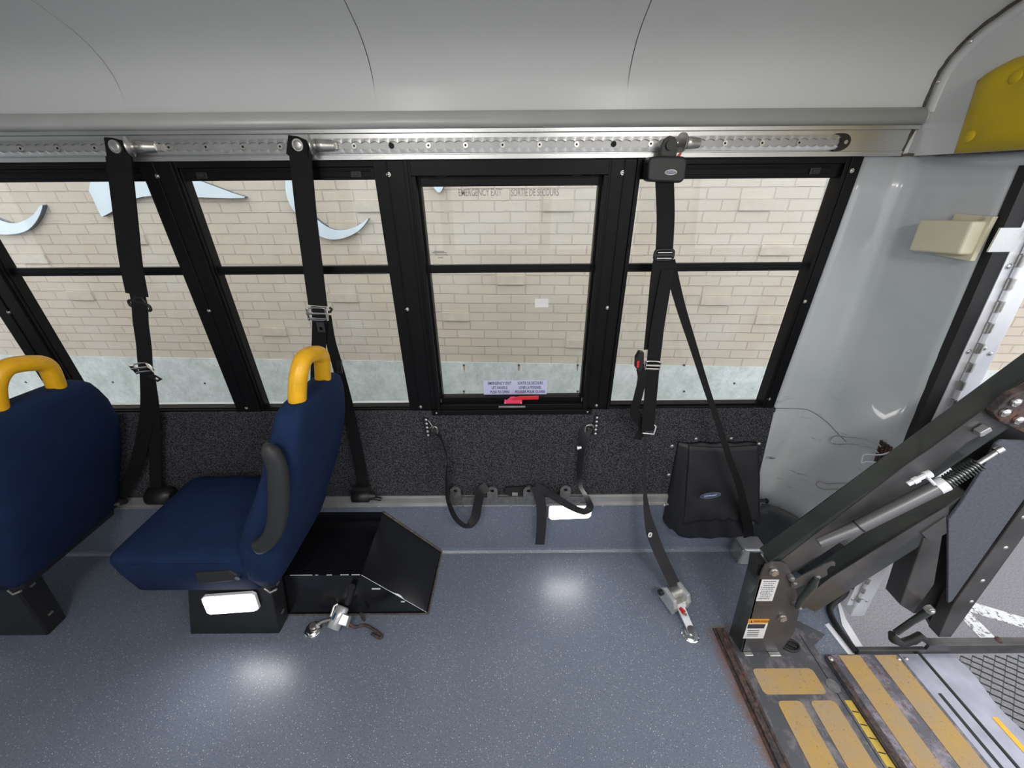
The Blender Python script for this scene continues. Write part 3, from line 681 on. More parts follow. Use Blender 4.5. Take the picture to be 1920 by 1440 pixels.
# ================================================================ WHEEL HOUSING COVER
t = thing('wheel_housing', 'black painted sheet steel wheel housing box on the floor behind the seat', 'wheel housing', (-.75, -.15, 0))
mb = MB(); A = dict(tbl=(-1.15, -.009, .262), tbr=(-.572, -.009, .258), ftr=(-.573, -.303, .240), ftl=(-1.15, -.303, .240), fbl=(-1.15, -.303, .0005), fbr=(-.348, -.303, .0005), bbr=(-.337, -.010, .0005), bbl=(-1.15, -.010, .0005))
k_ = list(A); mb.add([A[n] for n in k_], [tuple(k_.index(c) for c in f) for f in (('tbl', 'tbr', 'ftr', 'ftl'), ('ftl', 'ftr', 'fbr', 'fbl'), ('tbr', 'bbr', 'fbr', 'ftr'), ('tbl', 'ftl', 'fbl', 'bbl'), ('bbl', 'fbl', 'fbr', 'bbr'), ('tbl', 'bbl', 'bbr', 'tbr'))])
mb.build('box', 'blackg', t)
mb = MB(); a = Vector(A['ftr']); b_ = Vector(A['fbr']); n_ = Vector((.0, -.0008, .0008)); random.seed(3)
prev = None
for i in range(40):
    s_ = i/40; e = (i+1)/40; wd = .0012+.0009*random.random()+(.007*math.exp(-((s_-.52)/.06)**2)); p = a.lerp(b_, s_); q = a.lerp(b_, e)
    o1 = Vector((.2, .1, .1)).normalized(); mb.add([p+n_, q+n_, q+n_+o1*wd, p+n_+o1*wd], [(0, 1, 2, 3)])
mb.build('chipped_edge', 'alulite', t)
mb = MB()
for i in range(26):
    if random.random() < .75:
        x = -.85+i*.0105; mb.add([(x, -.304, .2405), (x+.0105, -.304, .2405), (x+.0105, -.302, .2418), (x, -.302, .2418)], [(0, 1, 2, 3)])
mb.build('chipped_edge', 'alulite', t)
for u, v, q in ((697, 1103, 16), (752, 1127, 7)): mb = MB(); mb.px([(u, v), (u+q, v), (u+q, v+2.4), (u, v+2.4)], -.3036, -.303); mb.build('scratch', 'alulite', t)
mb = MB(); mb.tube([(-.572, -.012, .262), (-.337, -.012, .004)], .005); mb.tube([(-.337, -.012, .004), (-.345, -.306, .004)], .004, 8); mb.tube([(-.345, -.307, .004), (-.9, -.307, .004)], .003, 8); mb.build('sealant', 'dirt', t)

# ================================================================ SEATS
def superring(cx, cy, z, hx, hy, n=28, p=3.5, dirx=(1, 0)):
    out = []
    for i in range(n):
        a = 2*math.pi*i/n; c_, s_ = math.cos(a), math.sin(a)
        out.append((cx+hx*math.copysign(abs(c_)**(2/p), c_), cy+hy*math.copysign(abs(s_)**(2/p), s_), z))
    return out
def loft(mb, rings):
    n = len(rings[0]); vs = [p for r in rings for p in r]; fs = []
    for i in range(len(rings)-1):
        for j in range(n): fs.append((i*n+j, i*n+(j+1) % n, (i+1)*n+(j+1) % n, (i+1)*n+j))
    fs += [tuple(reversed(range(n))), tuple(range((len(rings)-1)*n, len(rings)*n))]
    return mb.add(vs, fs, True)
def make_seat(label, dx=0, lit=True):
    t = thing('bus_seat', label, 'seat', (-1.05, -.21, 0), 'navy fabric bus seats by the windows')
    # seat cushion: outline stacked from below
    mb = MB(); rings = []
    for z, ins, fx in ((.328, .030, .030), (.334, .012, .014), (.42, .003, .004), (.476, .0, .0), (.493, .004, .004), (.501, .018, .016), (.504, .06, .06)):
        xa, xb = -1.300+fx, -.84; ya, yb = -.435+ins, -.035-ins*.6
        rings.append(superring((xa+xb)/2, (ya+yb)/2, z, (xb-xa)/2-ins*.2, (yb-ya)/2, 48, 14))
    loft(mb, rings); mb.build('seat_cushion', 'fab', t)
    mb = MB(); mb.tube(superring(-1.070, -.235, .478, .2305, .2005, 60, 9), .0028, 6, closed=True); mb.build('piping', 'fab', t)
    # backrest
    mb = MB(); rings = []
    prof = [(.345, -.835, -.800, -.40, -.06), (.352, -.862, -.790, -.425, -.04), (.40, -.885, -.765, -.438, -.03), (.47, -.888, -.735, -.440, -.03), (.55, -.870, -.695, -.440, -.03), (.65, -.812, -.652, -.440, -.03), (.74, -.756, -.617, -.440, -.038),
            (.82, -.712, -.590, -.439, -.050), (.90, -.672, -.568, -.434, -.075), (.96, -.642, -.552, -.425, -.105), (1.0, -.626, -.545, -.412, -.128), (1.018, -.613, -.548, -.395, -.150), (1.027, -.602, -.558, -.365, -.18)]
    for z, xf, xr, ya, yb in prof:
        r = superring((xf+xr)/2, (ya+yb)/2, z, (xr-xf)/2, (yb-ya)/2, 40, 5)
        rings.append([(x, y, zz+(-.06*(y+.24) if z > .9 else 0)*min(1, (z-.9)*10)) for x, y, zz in r])
    loft(mb, rings); bk = mb.build('backrest', 'fab', t)
    # grab handle
    mb = MB(); f1 = Vector((-.582, -.355, 1.003)); f2 = Vector((-.580, -.212, .985)); up_ = Vector((.030, .0, .128))
    pts = spline([f1, f1+up_*.35, f1+up_*.78+Vector((0, .012, 0)), f1+up_*1.02+Vector((0, .045, 0)), f2+up_*1.08+Vector((0, -.045, 0)), f2+up_*.88+Vector((0, -.010, 0)), f2+up_*.4, f2], 6)
    mb.tube(pts, .0225, 18); mb.build('grab_handle', 'yel', t)
    # armrest folded up
    mb = MB(); pts = spline([Vector((-.620, -.462, .965)), Vector((-.612, -.463, .90)), Vector((-.628, -.465, .82)), Vector((-.655, -.466, .73)), Vector((-.690, -.467, .655)), Vector((-.735, -.465, .605)), Vector((-.768, -.462, .592))], 5)
    vs = []; fs = []; n = 14; k = len(pts)
    for i, p in enumerate(pts):
        tt = (pts[min(i+1, k-1)]-pts[max(i-1, 0)]).normalized(); sd = Vector((0, 1, 0)); a_ = tt.cross(sd).normalized(); s_ = i/(k-1)
        wv = .019+.007*math.sin(min(1, s_*1.2)*math.pi)+.007*max(0, s_-.5)*2; e = min(1, .35+min(s_, 1-s_)*9)
        for j in range(n):
            an = 2*math.pi*j/n; c_, q_ = math.cos(an), math.sin(an)
            vs.append(p+a_*wv*e*math.copysign(abs(c_)**.7, c_)+sd*.019*e*math.copysign(abs(q_)**.7, q_))
    for i in range(k-1):
        for j in range(n): fs.append((i*n+j, i*n+(j+1) % n, (i+1)*n+(j+1) % n, (i+1)*n+j))
    fs += [tuple(reversed(range(n))), tuple(range((k-1)*n, k*n))]; mb.add(vs, fs, True); mb.build('armrest', 'arm', t)
    # dark side cover below backrest, bolt, frame
    mb = MB(); mb.xz([(-1.02, .442), (-.905, .452), (-.885, .425), (-.91, .405), (-1.03, .388)], -.441, -.43); mb.build('side_cover', 'arm', t, bevel=.003)
    mb = MB(); mb.xz([(-1.20, .310), (-.825, .310), (-.81, .345), (-1.20, .345)], -.400, -.06); mb.build('seat_frame', 'plast', t, bevel=.004)
    mb = MB(); mb.cyl((-.885, -.447, .425), (-.885, -.435, .425), .008); mb.build('hinge_bolt', 'chrome', t)
    mb = MB(); mb.tube([(-.835, -.425, .342), (-.815, -.432, .332), (-.795, -.425, .339)], .004, 8); mb.build('hinge_hook', 'zinc', t)
    mb = MB(); mb.tube([(-.812, -.165, .452), (-.785, -.162, .425), (-.775, -.215, .410), (-.785, -.27, .430), (-.808, -.27, .455)], .004, 8); mb.build('release_loop', 'chrome', t)
    mb = MB(); mb.hexa([(-1.255, -.380, .0005), (-.908, -.380, .0005), (-.908, -.308, .0005), (-1.255, -.308, .0005)], [(-1.135, -.385, .322), (-.850, -.385, .322), (-.850, -.306, .322), (-1.135, -.306, .322)])
    mb.hexa([(-.925, -.30, .0005), (-.905, -.30, .0005), (-.905, -.06, .0005), (-.925, -.06, .0005)], [(-.88, -.30, .322), (-.86, -.30, .322), (-.86, -.06, .322), (-.88, -.06, .322)]) if False else None
    mb.build('pedestal', 'plast', t, bevel=.006)
    mb = MB()
    for z in (.08, .25): mb = MB(); mb.box((-.907+z*.178, -.352, z), (-.903+z*.178, -.335, z+.008)); mb.build('slot', 'dsteel', t)
    return t
seat1 = make_seat('navy bus seat side-on behind the wheel housing, yellow grab handle, grey armrest folded up')
seat2 = copy_tree(seat1); seat2.location.x -= .86
for ch in seat2.children:
    nm = ch.name.split('.')[0]
    if nm == 'armrest': ch.location.x -= .03
    if nm in ('backrest', 'grab_handle', 'release_loop'):
        pv = Vector((.22, 0, .42)); rm = Matrix.Rotation(math.radians(4.2), 4, 'Y')
        ch.matrix_local = Matrix.Translation(pv) @ rm @ Matrix.Translation(-pv)
    if nm in ('pedestal', 'slot'): ch.location.x -= .035
seat2['label'] = 'navy bus seat at the left edge, seen from behind with its yellow grab handle'
lamp('courtesy_light', 'bright white light strip on the black seat pedestal, just above the floor', (-1.008, -.3905, .222), (1, 0, .1), (.115, 0, 1), .185, .088, (0, -1, -.02), 0.9)

# ================================================================ BELTS ON THE TRACK
def track_fitting(t, u, v):
    c = at(u, v, y=-.030); z = 1.634
    mb = MB(); mb.tube([(c.x, -.044, z), (c.x+.0035, -.043, z), (c.x+.004, -.0425, z), (c.x+.012, -.038, z), (c.x+.0125, -.038, z), (c.x+.03, -.030, z), (c.x+.055, -.022, z)], [.0235, .0235, .011, .011, .015, .0145, .013], 24)
    mb.box((c.x+.02, -.022, z-.008), (c.x+.062, -.010, z+.008)); mb.build('track_knob', 'zinc', t)
    mb = MB(); mb.cyl((c.x-.045, -.020, z), (c.x+.01, -.024, z), .010); mb.build('stud', 'zinc', t)
def P(l, y=None):
    return [at(a[0], a[1], y=(a[2] if len(a) > 2 else y)) for a in l]
def bar_ring(mb, c, w_, h_, r, right=(1, 0, 0), up=(0, 0, 1)):
    ri = Vector(right).normalized(); u_ = Vector(up).normalized()
    mb.tube([Vector(c)+ri*w_/2*math.copysign(abs(math.cos(a))**.5, math.cos(a))+u_*h_/2*math.copysign(abs(math.sin(a))**.5, math.sin(a)) for a in [2*math.pi*i/20 for i in range(20)]], r, 8, closed=True)
def buckle(t, c, w_=.062, h_=.036, right=(1, 0, 0), up=(0, 0, 1), nm='adjuster_buckle'):
    ri = Vector(right).normalized(); u_ = Vector(up).normalized(); n = u_.cross(ri)*1; n = -n if n.y > 0 else n; c = Vector(c); mb = MB()
    bar_ring(mb, c+n*.004, w_, h_, .003, ri, u_)
    for s_ in (-1, 1): a = c+ri*s_*w_/2; mb.prism([a-u_*h_/2, a+u_*h_/2, a+u_*h_/2+n*.014, a-u_*h_/2+n*.012], ri*.003*-s_)
    mb.cyl(c-ri*w_/2-u_*h_*.35+n*.008, c+ri*w_/2-u_*h_*.35+n*.008, .0035); mb.cyl(c-ri*w_/2+u_*h_*.1+n*.012, c+ri*w_/2+u_*h_*.1+n*.012, .004)
    mb.build(nm, 'chrome', t)
def tongue(t, c, right, up, mt='plast'):
    ri = Vector(right).normalized(); u_ = Vector(up).normalized(); n = ri.cross(u_); c = Vector(c); w_, h_ = .024, .034; mb = MB()
    for x0, x1_, z0, z1 in ((-w_/2, -w_*.22, -h_/2, h_/2), (w_*.22, w_/2, -h_/2, h_/2), (-w_*.22, w_*.22, -h_/2, -h_*.3), (-w_*.22, w_*.22, 0, h_/2)):
        mb.prism([c+ri*x0+u_*z0, c+ri*x1_+u_*z0, c+ri*x1_+u_*z1, c+ri*x0+u_*z1], n*.002)
    mb.build('latch_tongue', mt, t)

# belt A
t = thing('shoulder_belt', 'black lap and shoulder belt hanging from the track over the leftmost full window', 'seat belt', at(300, 940, y=-.03), 'black passenger belts on the wall track')
mb = MB(); mb.px([(194, 257), (208, 258), (226, 263), (239, 277), (246, 300), (246, 318), (204, 318), (200, 296)], -.048, -.040); mb.build('end_plate', 'web', t, bevel=.001)
mb = MB(); c = at(217, 275, y=-.049); mb.cyl(c+Vector((0, .002, 0)), c+Vector((0, -.004, 0)), .0155, n=24); mb.dome(c+Vector((0, -.004, 0)), .012, (0, -1, 0), .2, 20); mb.build('pivot_bolt', 'zinc', t)
track_fitting(t, 251, 276)
mb = MB(); mb.ribbon(P([(223, 300, -.045), (229, 350, -.048), (237, 420, -.052), (245, 490, -.056), (257, 553, -.060)]), .064, .004); mb.build('webbing_sleeve', 'web', t)
mb = MB(); c = at(262, 573, y=-.063); d = (at(284, 578, y=-.063)-at(240, 567, y=-.063)); bar_ring(mb, c, .062, .022, .0042, d, (.1, 0, 1)); mb.tube(P([(250, 566), (255, 558), (266, 558), (274, 568)], -.063), .004, 8); mb.build('ring', 'plast', t)
mb = MB(); mb.ribbon(P([(257, 548, -.061), (262, 575, -.066), (264, 605, -.066), (270, 650, -.064), (273, 688, -.062), (283, 740, -.058), (288, 790, -.05)]), .047); mb.build('webbing', 'web', t)
buckle(t, at(270, 689, y=-.066), .060, .036, (1, 0, .12), (-.3, 0, 1)); tongue(t, at(291, 708, y=-.078), (1, 0, .5), (-.9, 0, .8))
mb = MB(); mb.ribbon(P([(276, 700, -.058), (276, 770, -.05), (266, 830, -.042), (250, 885, -.040), (222, 935, -.040)]), .047); mb.build('webbing', 'web', t)
mb = MB(); mb.ribbon(P([(278, 700, -.052), (288, 780, -.045), (291, 850, -.040), (292, 915, -.045)]), .044); mb.build('webbing', 'web', t)
mb = MB(); c = at(300, 929, y=-.05); mb.tube([c+Vector((-.045, 0, 0)), c+Vector((-.035, 0, 0)), c+Vector((.04, 0, 0)), c+Vector((.055, 0, 0))], [.02, .037, .037, .02], 20); mb.build('retractor', 'plast', t)
mb = MB(); c = at(222, 940, y=-.05); mb.tube([c+Vector((-.02, 0, 0)), c+Vector((.03, 0, .0))], [.02, .012], 12); mb.cur = 1; mb.tube([c+Vector((.0, -.02, .002)), c+Vector((.02, -.02, .004))], .006, 8); mb.build('floor_anchor', ['plast', 'zinc'], t)
# belt B
t = thing('shoulder_belt', 'black lap and shoulder belt hanging from the track behind the middle seat, chrome buckle', 'seat belt', at(685, 940, y=-.03), 'black passenger belts on the wall track')
mb = MB(); mb.px([(540, 253), (556, 255), (572, 262), (577, 275), (576, 298), (552, 300), (536, 288)], -.048, -.040); mb.build('end_plate', 'web', t, bevel=.001)
mb = MB(); c = at(559, 272, y=-.049); mb.cyl(c+Vector((0, .002, 0)), c+Vector((0, -.004, 0)), .0145, n=24); mb.dome(c+Vector((0, -.004, 0)), .011, (0, -1, 0), .2, 20); mb.build('pivot_bolt', 'zinc', t)
track_fitting(t, 586, 272)
mb = MB(); mb.ribbon(P([(563, 290, -.045), (566, 320, -.047), (574, 400, -.052), (584, 480, -.056), (596, 573, -.060)]), .058, .004); mb.build('webbing_sleeve', 'web', t)
buckle(t, at(597, 588, y=-.066), .062, .040, (1, 0, -.03), (.05, 0, 1)); tongue(t, at(602, 613, y=-.070), (1, 0, -.05), (.05, 0, 1), 'arm')
mb = MB(); c = at(616, 580, y=-.066); mb.tube([c+Vector((.004, 0, .006)), c+Vector((.010, 0, 0)), c+Vector((.004, 0, -.008)), c+Vector((-.006, 0, -.008))], .004, 8); mb.build('ring', 'plast', t)
mb = MB(); mb.ribbon(P([(597, 575, -.062), (599, 600, -.064), (598, 640, -.052), (595, 700, -.032), (593, 760, -.024)]), .046); mb.build('webbing', 'web', t)
mb = MB(); mb.ribbon(P([(612, 590, -.060), (620, 640, -.048), (634, 690, -.036), (652, 760, -.026), (666, 830, -.026), (683, 915, -.030)]), lambda s_: .030+.018*s_); mb.build('webbing', 'web', t)
mb = MB(); mb.px([(630, 678), (639, 677), (641, 700), (632, 700)], -.06, -.05); mb.build('clip', 'plast', t)
mb = MB(); c = at(678, 930, y=-.05); mb.tube([c+Vector((-.04, 0, 0)), c+Vector((-.034, 0, 0)), c+Vector((.03, 0, 0)), c+Vector((.034, 0, 0)), c+Vector((.046, 0, .0)), c+Vector((.060, 0, .0))], [.014, .026, .026, .017, .017, .008], 20); mb.box(c+Vector((-.03, -.0, .0)), c+Vector((.035, .02, .045))); mb.build('retractor', 'plast', t)
mb = MB(); mb.tube(P([(702, 934), (715, 936)], -.05), .008); mb.build('floor_anchor', 'plast', t)
# belt C
t = thing('wheelchair_belt', 'black shoulder belt with boxed retractor hanging before the rightmost window', 'seat belt', at(1215, 810, y=-.09))
mb = MB(); c = at(1256, 272, y=-.055); mb.px([(1240, 300), (1241, 272), (1247, 260), (1256, 254), (1266, 257), (1271, 268), (1268, 300)], -.056, -.045); mb.cyl(c+Vector((0, .0, 0)), c+Vector((0, -.008, 0)), .012, n=20); mb.build('swivel_hook', 'plast', t, bevel=.001)
track_fitting(t, 1273, 268)
mb = MB(); mb.px([(1219, 294), (1240, 292), (1284, 293), (1290, 300), (1286, 330), (1281, 341), (1274, 343), (1222, 341), (1214, 338), (1216, 305)], -.075, -.028); mb.build('retractor_housing', 'plast', t, bevel=.006, seg=3)
emblem(at(1258, 323, y=-.0755), .016, .0065, (1, 0, 0), (0, 0, 1), t)
mb = MB(); mb.px([(1271, 292), (1276, 286), (1279, 287), (1274, 296)], -.066, -.060); mb.build('release_tab', 'red', t)
mb = MB(); mb.ribbon(P([(1246, 335, -.060), (1248, 400, -.068), (1247, 440, -.074), (1245, 478, -.080)]), .050); mb.build('webbing', 'web', t)
mb = MB(); c = at(1245, 478, y=-.084); bar_ring(mb, c, .054, .030, .0045); mb.box(c+Vector((-.025, -.004, -.003)), c+Vector((.025, .004, .003))); mb.cur = 1
for dz in (.0075, -.0085): mb.box(c+Vector((-.021, -.0062, dz-.001)), c+Vector((.021, -.005, dz+.001)))
mb.build('slide_buckle', ['plast', 'alulite'], t)
mb = MB(); mb.ribbon(P([(1243, 480, -.082), (1236, 520, -.084), (1229, 590, -.086), (1222, 655, -.088)]), .052); mb.build('webbing', 'web', t)
mb = MB(); mb.ribbon(P([(1252, 505, -.088), (1242, 560, -.092), (1232, 620, -.094), (1225, 680, -.094), (1220, 740, -.092), (1214, 808, -.090)]), lambda s_: .036+.008*min(1, s_*2)); mb.build('webbing', 'web', t)
mb = MB(); mb.ribbon(P([(1255, 490, -.078), (1275, 570, -.075), (1300, 650, -.075), (1322, 720, -.085), (1342, 780, -.10), (1368, 860, -.135), (1386, 910, -.145), (1396, 955, -.140), (1402, 985, -.115), (1404, 1006, -.075)]), lambda s_: .034-.014*math.sin(min(1, s_*1.15)*math.pi)+.012*max(0, s_-.7)*3); mb.build('diagonal_webbing', 'web', t)
buckle(t, at(1222, 684, y=-.100), .050, .030, (1, 0, -.05), (.03, 0, 1))
mb = MB(); mb.px([(1193, 672), (1200, 660), (1208, 662), (1207, 690), (1200, 698), (1192, 690)], -.105, -.085); mb.cur = 1; mb.px([(1194, 678), (1199, 676), (1198, 690), (1194, 689)], -.107, -.105); mb.build('buckle_socket', ['plast', 'red'], t, bevel=.002)
mb = MB(); mb.ribbon(P([(1202, 690, -.095), (1204, 710, -.10), (1196, 745, -.105), (1189, 775, -.095), (1200, 790, -.08), (1206, 800, -.075), (1195, 824, -.08)]), .034, nrm=(.25, -1, 0)); mb.build('loose_webbing', 'web', t)
mb = MB(); mb.tube(P([(1205, 812), (1226, 814), (1230, 800), (1227, 797)], -.094), .0025, 8); mb.build('end_hook', 'alulite', t)

# floor tie-down by the lift
t = thing('tie_down', 'silver tie-down retractor with dark strap fixed to the floor left of the lift post', 'tie-down', at(1296, 1185, z=0), 'silver wheelchair tie-downs')
mb = MB(); mb.ribbon(P([(1212, 812, -.088), (1208, 860, -.09), (1209, 920, -.10), (1215, 970, -.125), (1226, 1010, -.155), (1245, 1055, -.20), (1262, 1090, -.235), (1273, 1112, -.262)]), lambda s_: .008+.038*min(1, max(0, (s_-.22)/.3))**1.3, nrm=(0, -1, .35)); mb.build('strap', 'webg', t)
c = at(1266, 1118, z=.055); F_ = Vector((.35, -.92, -.10)).normalized(); S_ = Vector((.92, .35, 0)).normalized(); U_ = S_.cross(F_)*1
if U_.z < 0: U_ = -U_
def obox(mb, c, l, w_, h_, prof=None):
    pr_ = prof or [(-l/2, -h_/2), (l/2, -h_/2), (l/2, h_*.1), (l*.3, h_/2), (-l*.35, h_/2), (-l/2, h_*.2)]
    mb.hexa([c+F_*a+U_*b_-S_*w_/2 for a, b_ in pr_], [c+F_*a+U_*b_+S_*w_/2 for a, b_ in pr_])
mb = MB(); obox(mb, c-S_*.034, .088, .018, .070); mb.build('side_shell', 'silver', t, bevel=.005, seg=3)
mb = MB(); obox(mb, c+S_*.034, .088, .018, .070); mb.build('side_shell', 'silver', t, bevel=.005, seg=3)
mb = MB(); mb.cyl(c-S_*.03-F_*.01, c+S_*.03-F_*.01, .026); obox(mb, c-U_*.02, .085, .052, .014); mb.build('spool', 'zinc', t)
mb = MB(); mb.cyl(c-S_*.045-F_*.03+U_*.01, c-S_*.058-F_*.03+U_*.01, .012); mb.build('knob', 'plast', t)
mb = MB(); q = c-S_*.02+F_*.045; mb.prism([q, q+S_*.006, q+S_*.012+F_*.02, q+F_*.022], U_*.012); mb.build('release_lever', 'red', t)
e = at(1296, 1185, z=.02); mb = MB(); d = (e-c); d.z = 0; d.normalize(); s_ = Vector((-d.y, d.x, 0)); a = c+F_*.03-U_*.012; b_ = e+Vector((0, 0, .002))
mb.hexa([a-s_*.016, b_-s_*.014, b_+s_*.014, a+s_*.016], [p+Vector((0, 0, .006)) for p in (a-s_*.016, b_-s_*.014, b_+s_*.014, a+s_*.016)]); q = a.lerp(b_, .45)+Vector((0, 0, .006)); mb.cyl(q, q+Vector((0, 0, .004)), .011); mb.cur = 1; mb.cyl(q+Vector((0, 0, .004)), q+Vector((0, 0, .008)), .006); mb.build('link_plate', ['alulite', 'zinc'], t, bevel=.001)
def floor_puck(t, e, knob=True):
    e = Vector((e.x, e.y, 0)); mb = MB(); mb.tube([e+Vector((0, 0, .0005)), e+Vector((0, 0, .004)), e+Vector((0, 0, .006))], [.032, .032, .028], 28); mb.cyl(e+Vector((0, 0, .005)), e+Vector((0, 0, .016)), .025, n=8); mb.build('floor_puck', 'chrome', t, bevel=.001)
    if knob: mb = MB(); mb.tube([e+Vector((0, 0, .014)), e+Vector((0, 0, .030)), e+Vector((0, 0, .031)), e+Vector((0, 0, .034))], [.009, .006, .017, .017], 20); mb.build('plunger', 'chrome', t)
floor_puck(t, e)
mb = MB(); bar_ring(mb, at(1219, 1003, y=-.16), .010, .020, .003); mb.build('strap_ring', 'wstick', t)

# tie-down by wheel housing
e = at(588, 1181, z=0); c = at(634, 1158, z=.042)
t = thing('tie_down', 'silver tie-down retractor lying on the floor in front of the black wheel housing', 'tie-down', e, 'silver wheelchair tie-downs')
F_ = Vector((.30, .90, .45)).normalized(); S_ = Vector((.93, -.35, 0)).normalized(); U_ = S_.cross(F_); U_ = U_ if U_.z > 0 else -U_
mb = MB(); n_ = 18; r0 = .024
ring = lambda q, k: [q+S_*r0*k*math.cos(2*math.pi*i/n_)*1.05+U_*r0*k*math.sin(2*math.pi*i/n_) for i in range(n_)]
loft(mb, [ring(c-F_*.040, .82), ring(c-F_*.038, 1), ring(c+F_*.034, 1), ring(c+F_*.040, .85)]); mb.build('barrel', 'silver', t)
emblem(c+U_*.0245-S_*.004, .0135, .0065, F_, -S_, t, False)
mb = MB(); mb.hexa([c+S_*.018-F_*.02-U_*.02, c+S_*.055-F_*.018-U_*.012, c+S_*.050+F_*.022-U_*.006, c+S_*.02+F_*.02-U_*.01], [c+S_*.018-F_*.02+U_*.018, c+S_*.050-F_*.016+U_*.008, c+S_*.046+F_*.02+U_*.012, c+S_*.02+F_*.02+U_*.02]); mb.build('bracket', 'alu', t, bevel=.003)
mb = MB(); mb.tube(P([(652, 1130), (657, 1112), (660, 1100)], -.325), [.011, .012, .012], 16); mb.build('strap_guide', 'plast', t)
floor_puck(t, e, False); mb = MB(); q = e+Vector((.004, 0, .02)); mb.tube([q, q+Vector((0, 0, .012))], [.013, .012], 14); mb.build('plunger', 'zinc', t)
mb = MB(); a = e+Vector((.01, .005, .018)); mb.tube([a, a+Vector((.025, .01, .012)), c-S_*.02-F_*.01], .007, 10); mb.tube([c-S_*.026-F_*.005+U_*.01, c-S_*.03+F_*.03+U_*.015, c-S_*.022+F_*.04+U_*.01], .006, 8); mb.build('link_plate', 'zinc', t)
mb = MB(); mb.tube(spline([at(655, 1168, z=.03), at(665, 1176, z=.022), at(683, 1172, z=.018), at(700, 1180, z=.014), at(716, 1192, z=.01), at(711, 1196, z=.007), at(697, 1188, z=.008)], 5), .0055, 10); mb.tube(P([(676, 1150), (686, 1168)], -.33), .005, 8); mb.build('hook', 'rust', t)

# lap belt retractor in the corner
c = at(1398, 1022, z=.055)
t = thing('belt_retractor', 'silver box retractor on the floor in the corner below the black pouch', 'retractor', (c.x, c.y, 0))
mb = MB(); mb.box((c.x-.050, -.096, .0005), (c.x+.050, -.018, .104)); mb.build('shell', 'silver', t, bevel=.010, seg=4)
mb = MB(); mb.box((c.x-.056, -.090, .0), (c.x-.044, -.020, .092)); mb.build('side_plate', 'zinc', t, bevel=.003)
emblem((c.x+.012, -.0965, .084), .017, .0075, (1, 0, 0), (0, 0, 1), t, False)

# ================================================================ POUCH
t = thing('storage_pouch', 'black nylon pouch with flap and oval emblem fixed to the carpeted wall', 'bag', (.85, -.03, .15))
mb = MB(); nx, nz = 30, 24; vs = []
def pouch_d(q): return .014+.070*min(1, q*1.5)**.9
for j in range(nz+1):
    q = j/nz; z = .632-.478*q
    xa = .655+.015*q+.035*max(0, q-.9)*10; xb = .972+.070*q-.03*max(0, q-.9)*10
    for i in range(nx+1):
        s_ = i/nx; x = xa+(xb-xa)*s_; edge = min(1, min(s_, 1-s_)*9); close = 1-.55*max(0, (q-.9)*10)**2
        pin = .012*math.sin(min(s_, 1-s_)*30)*(.3+q) if min(s_, 1-s_) < .1 else 0
        d = .010+(pouch_d(q)-.010)*edge**.75*close-pin+.003*math.sin(x*70+z*25)*edge
        zz = z-.014*math.sin(s_*math.pi)*q**4-.006*abs(math.sin(s_*11))*(1-q)**6
        vs.append((x, -.012-d, zz))
fs = [(j*(nx+1)+i, j*(nx+1)+i+1, (j+1)*(nx+1)+i+1, (j+1)*(nx+1)+i) for j in range(nz) for i in range(nx)]
rim = list(range(nx+1))+[j*(nx+1)+nx for j in range(1, nz+1)]+[nz*(nx+1)+i for i in range(nx-1, -1, -1)]+[j*(nx+1) for j in range(nz-1, 0, -1)]; nv = len(vs); k = len(rim)
vs += [(vs[i][0], -.0125, vs[i][2]) for i in rim]; fs += [(rim[i], rim[(i+1) % k], nv+(i+1) % k, nv+i) for i in range(k)]+[tuple(nv+i for i in range(k))]
mb.add(vs, fs, True); mb.build('pouch', 'bag', t)
mb = MB(); vs = []; nx, nz = 30, 18
for j in range(nz+1):
    q = j/nz
    for i in range(nx+1):
        s_ = i/nx; x = .690+.020*q+(.270+.045*q)*s_; z = .628-.352*q-.006*math.sin(s_*40)*q**6+.022*math.sin(s_*math.pi)*q**4-.008*math.sin(s_*math.pi)*(1-q)
        vs.append((x, -.012-pouch_d(q*.74)-.012-.0035*math.sin(x*110+1)*q**5-.002*math.sin(x*30+z*45), z))
o0 = len(vs); vs += [(x, y+.004, z) for x, y, z in vs]; fs = []
for j in range(nz):
    for i in range(nx):
        a = (j*(nx+1)+i, j*(nx+1)+i+1, (j+1)*(nx+1)+i+1, (j+1)*(nx+1)+i); fs += [a, tuple(reversed([k+o0 for k in a]))]
for i in range(nx): a = nz*(nx+1)+i; fs += [(a, a+1, a+1+o0, a+o0), (i, i+o0, i+1+o0, i+1)]
for j in range(nz):
    for i_ in (0, nx): a = j*(nx+1)+i_; b2 = a+nx+1; fs.append((a, b2, b2+o0, a+o0))
mb.add(vs, fs, True); mb.build('flap', 'bag', t)
ec = at(1332, 929, y=-.113); emblem(ec, .041, .0155, (1, 0, .16), (-.16, 0, 1), t)
for u, v in ((1260, 836), (1309, 829), (1376, 828), (1423, 832), (1254, 890), (1406, 885), (1246, 947)):
    q = at(u, v, y=-.034 if v < 880 or u < 1300 else -.05); s = MB(); q = Vector((q.x, -.013 if 1290 < u < 1400 else q.y, q.z)); s.cyl(q+Vector((0, .02, 0)), q+Vector((0, -.0015, 0)), .003); s.cyl(q, q+Vector((0, -.0015, 0)), .0075, n=14); s.dome(q+Vector((0, -.0015, 0)), .006, (0, -1, 0), .5); s.build('snap_stud', 'alu', t)

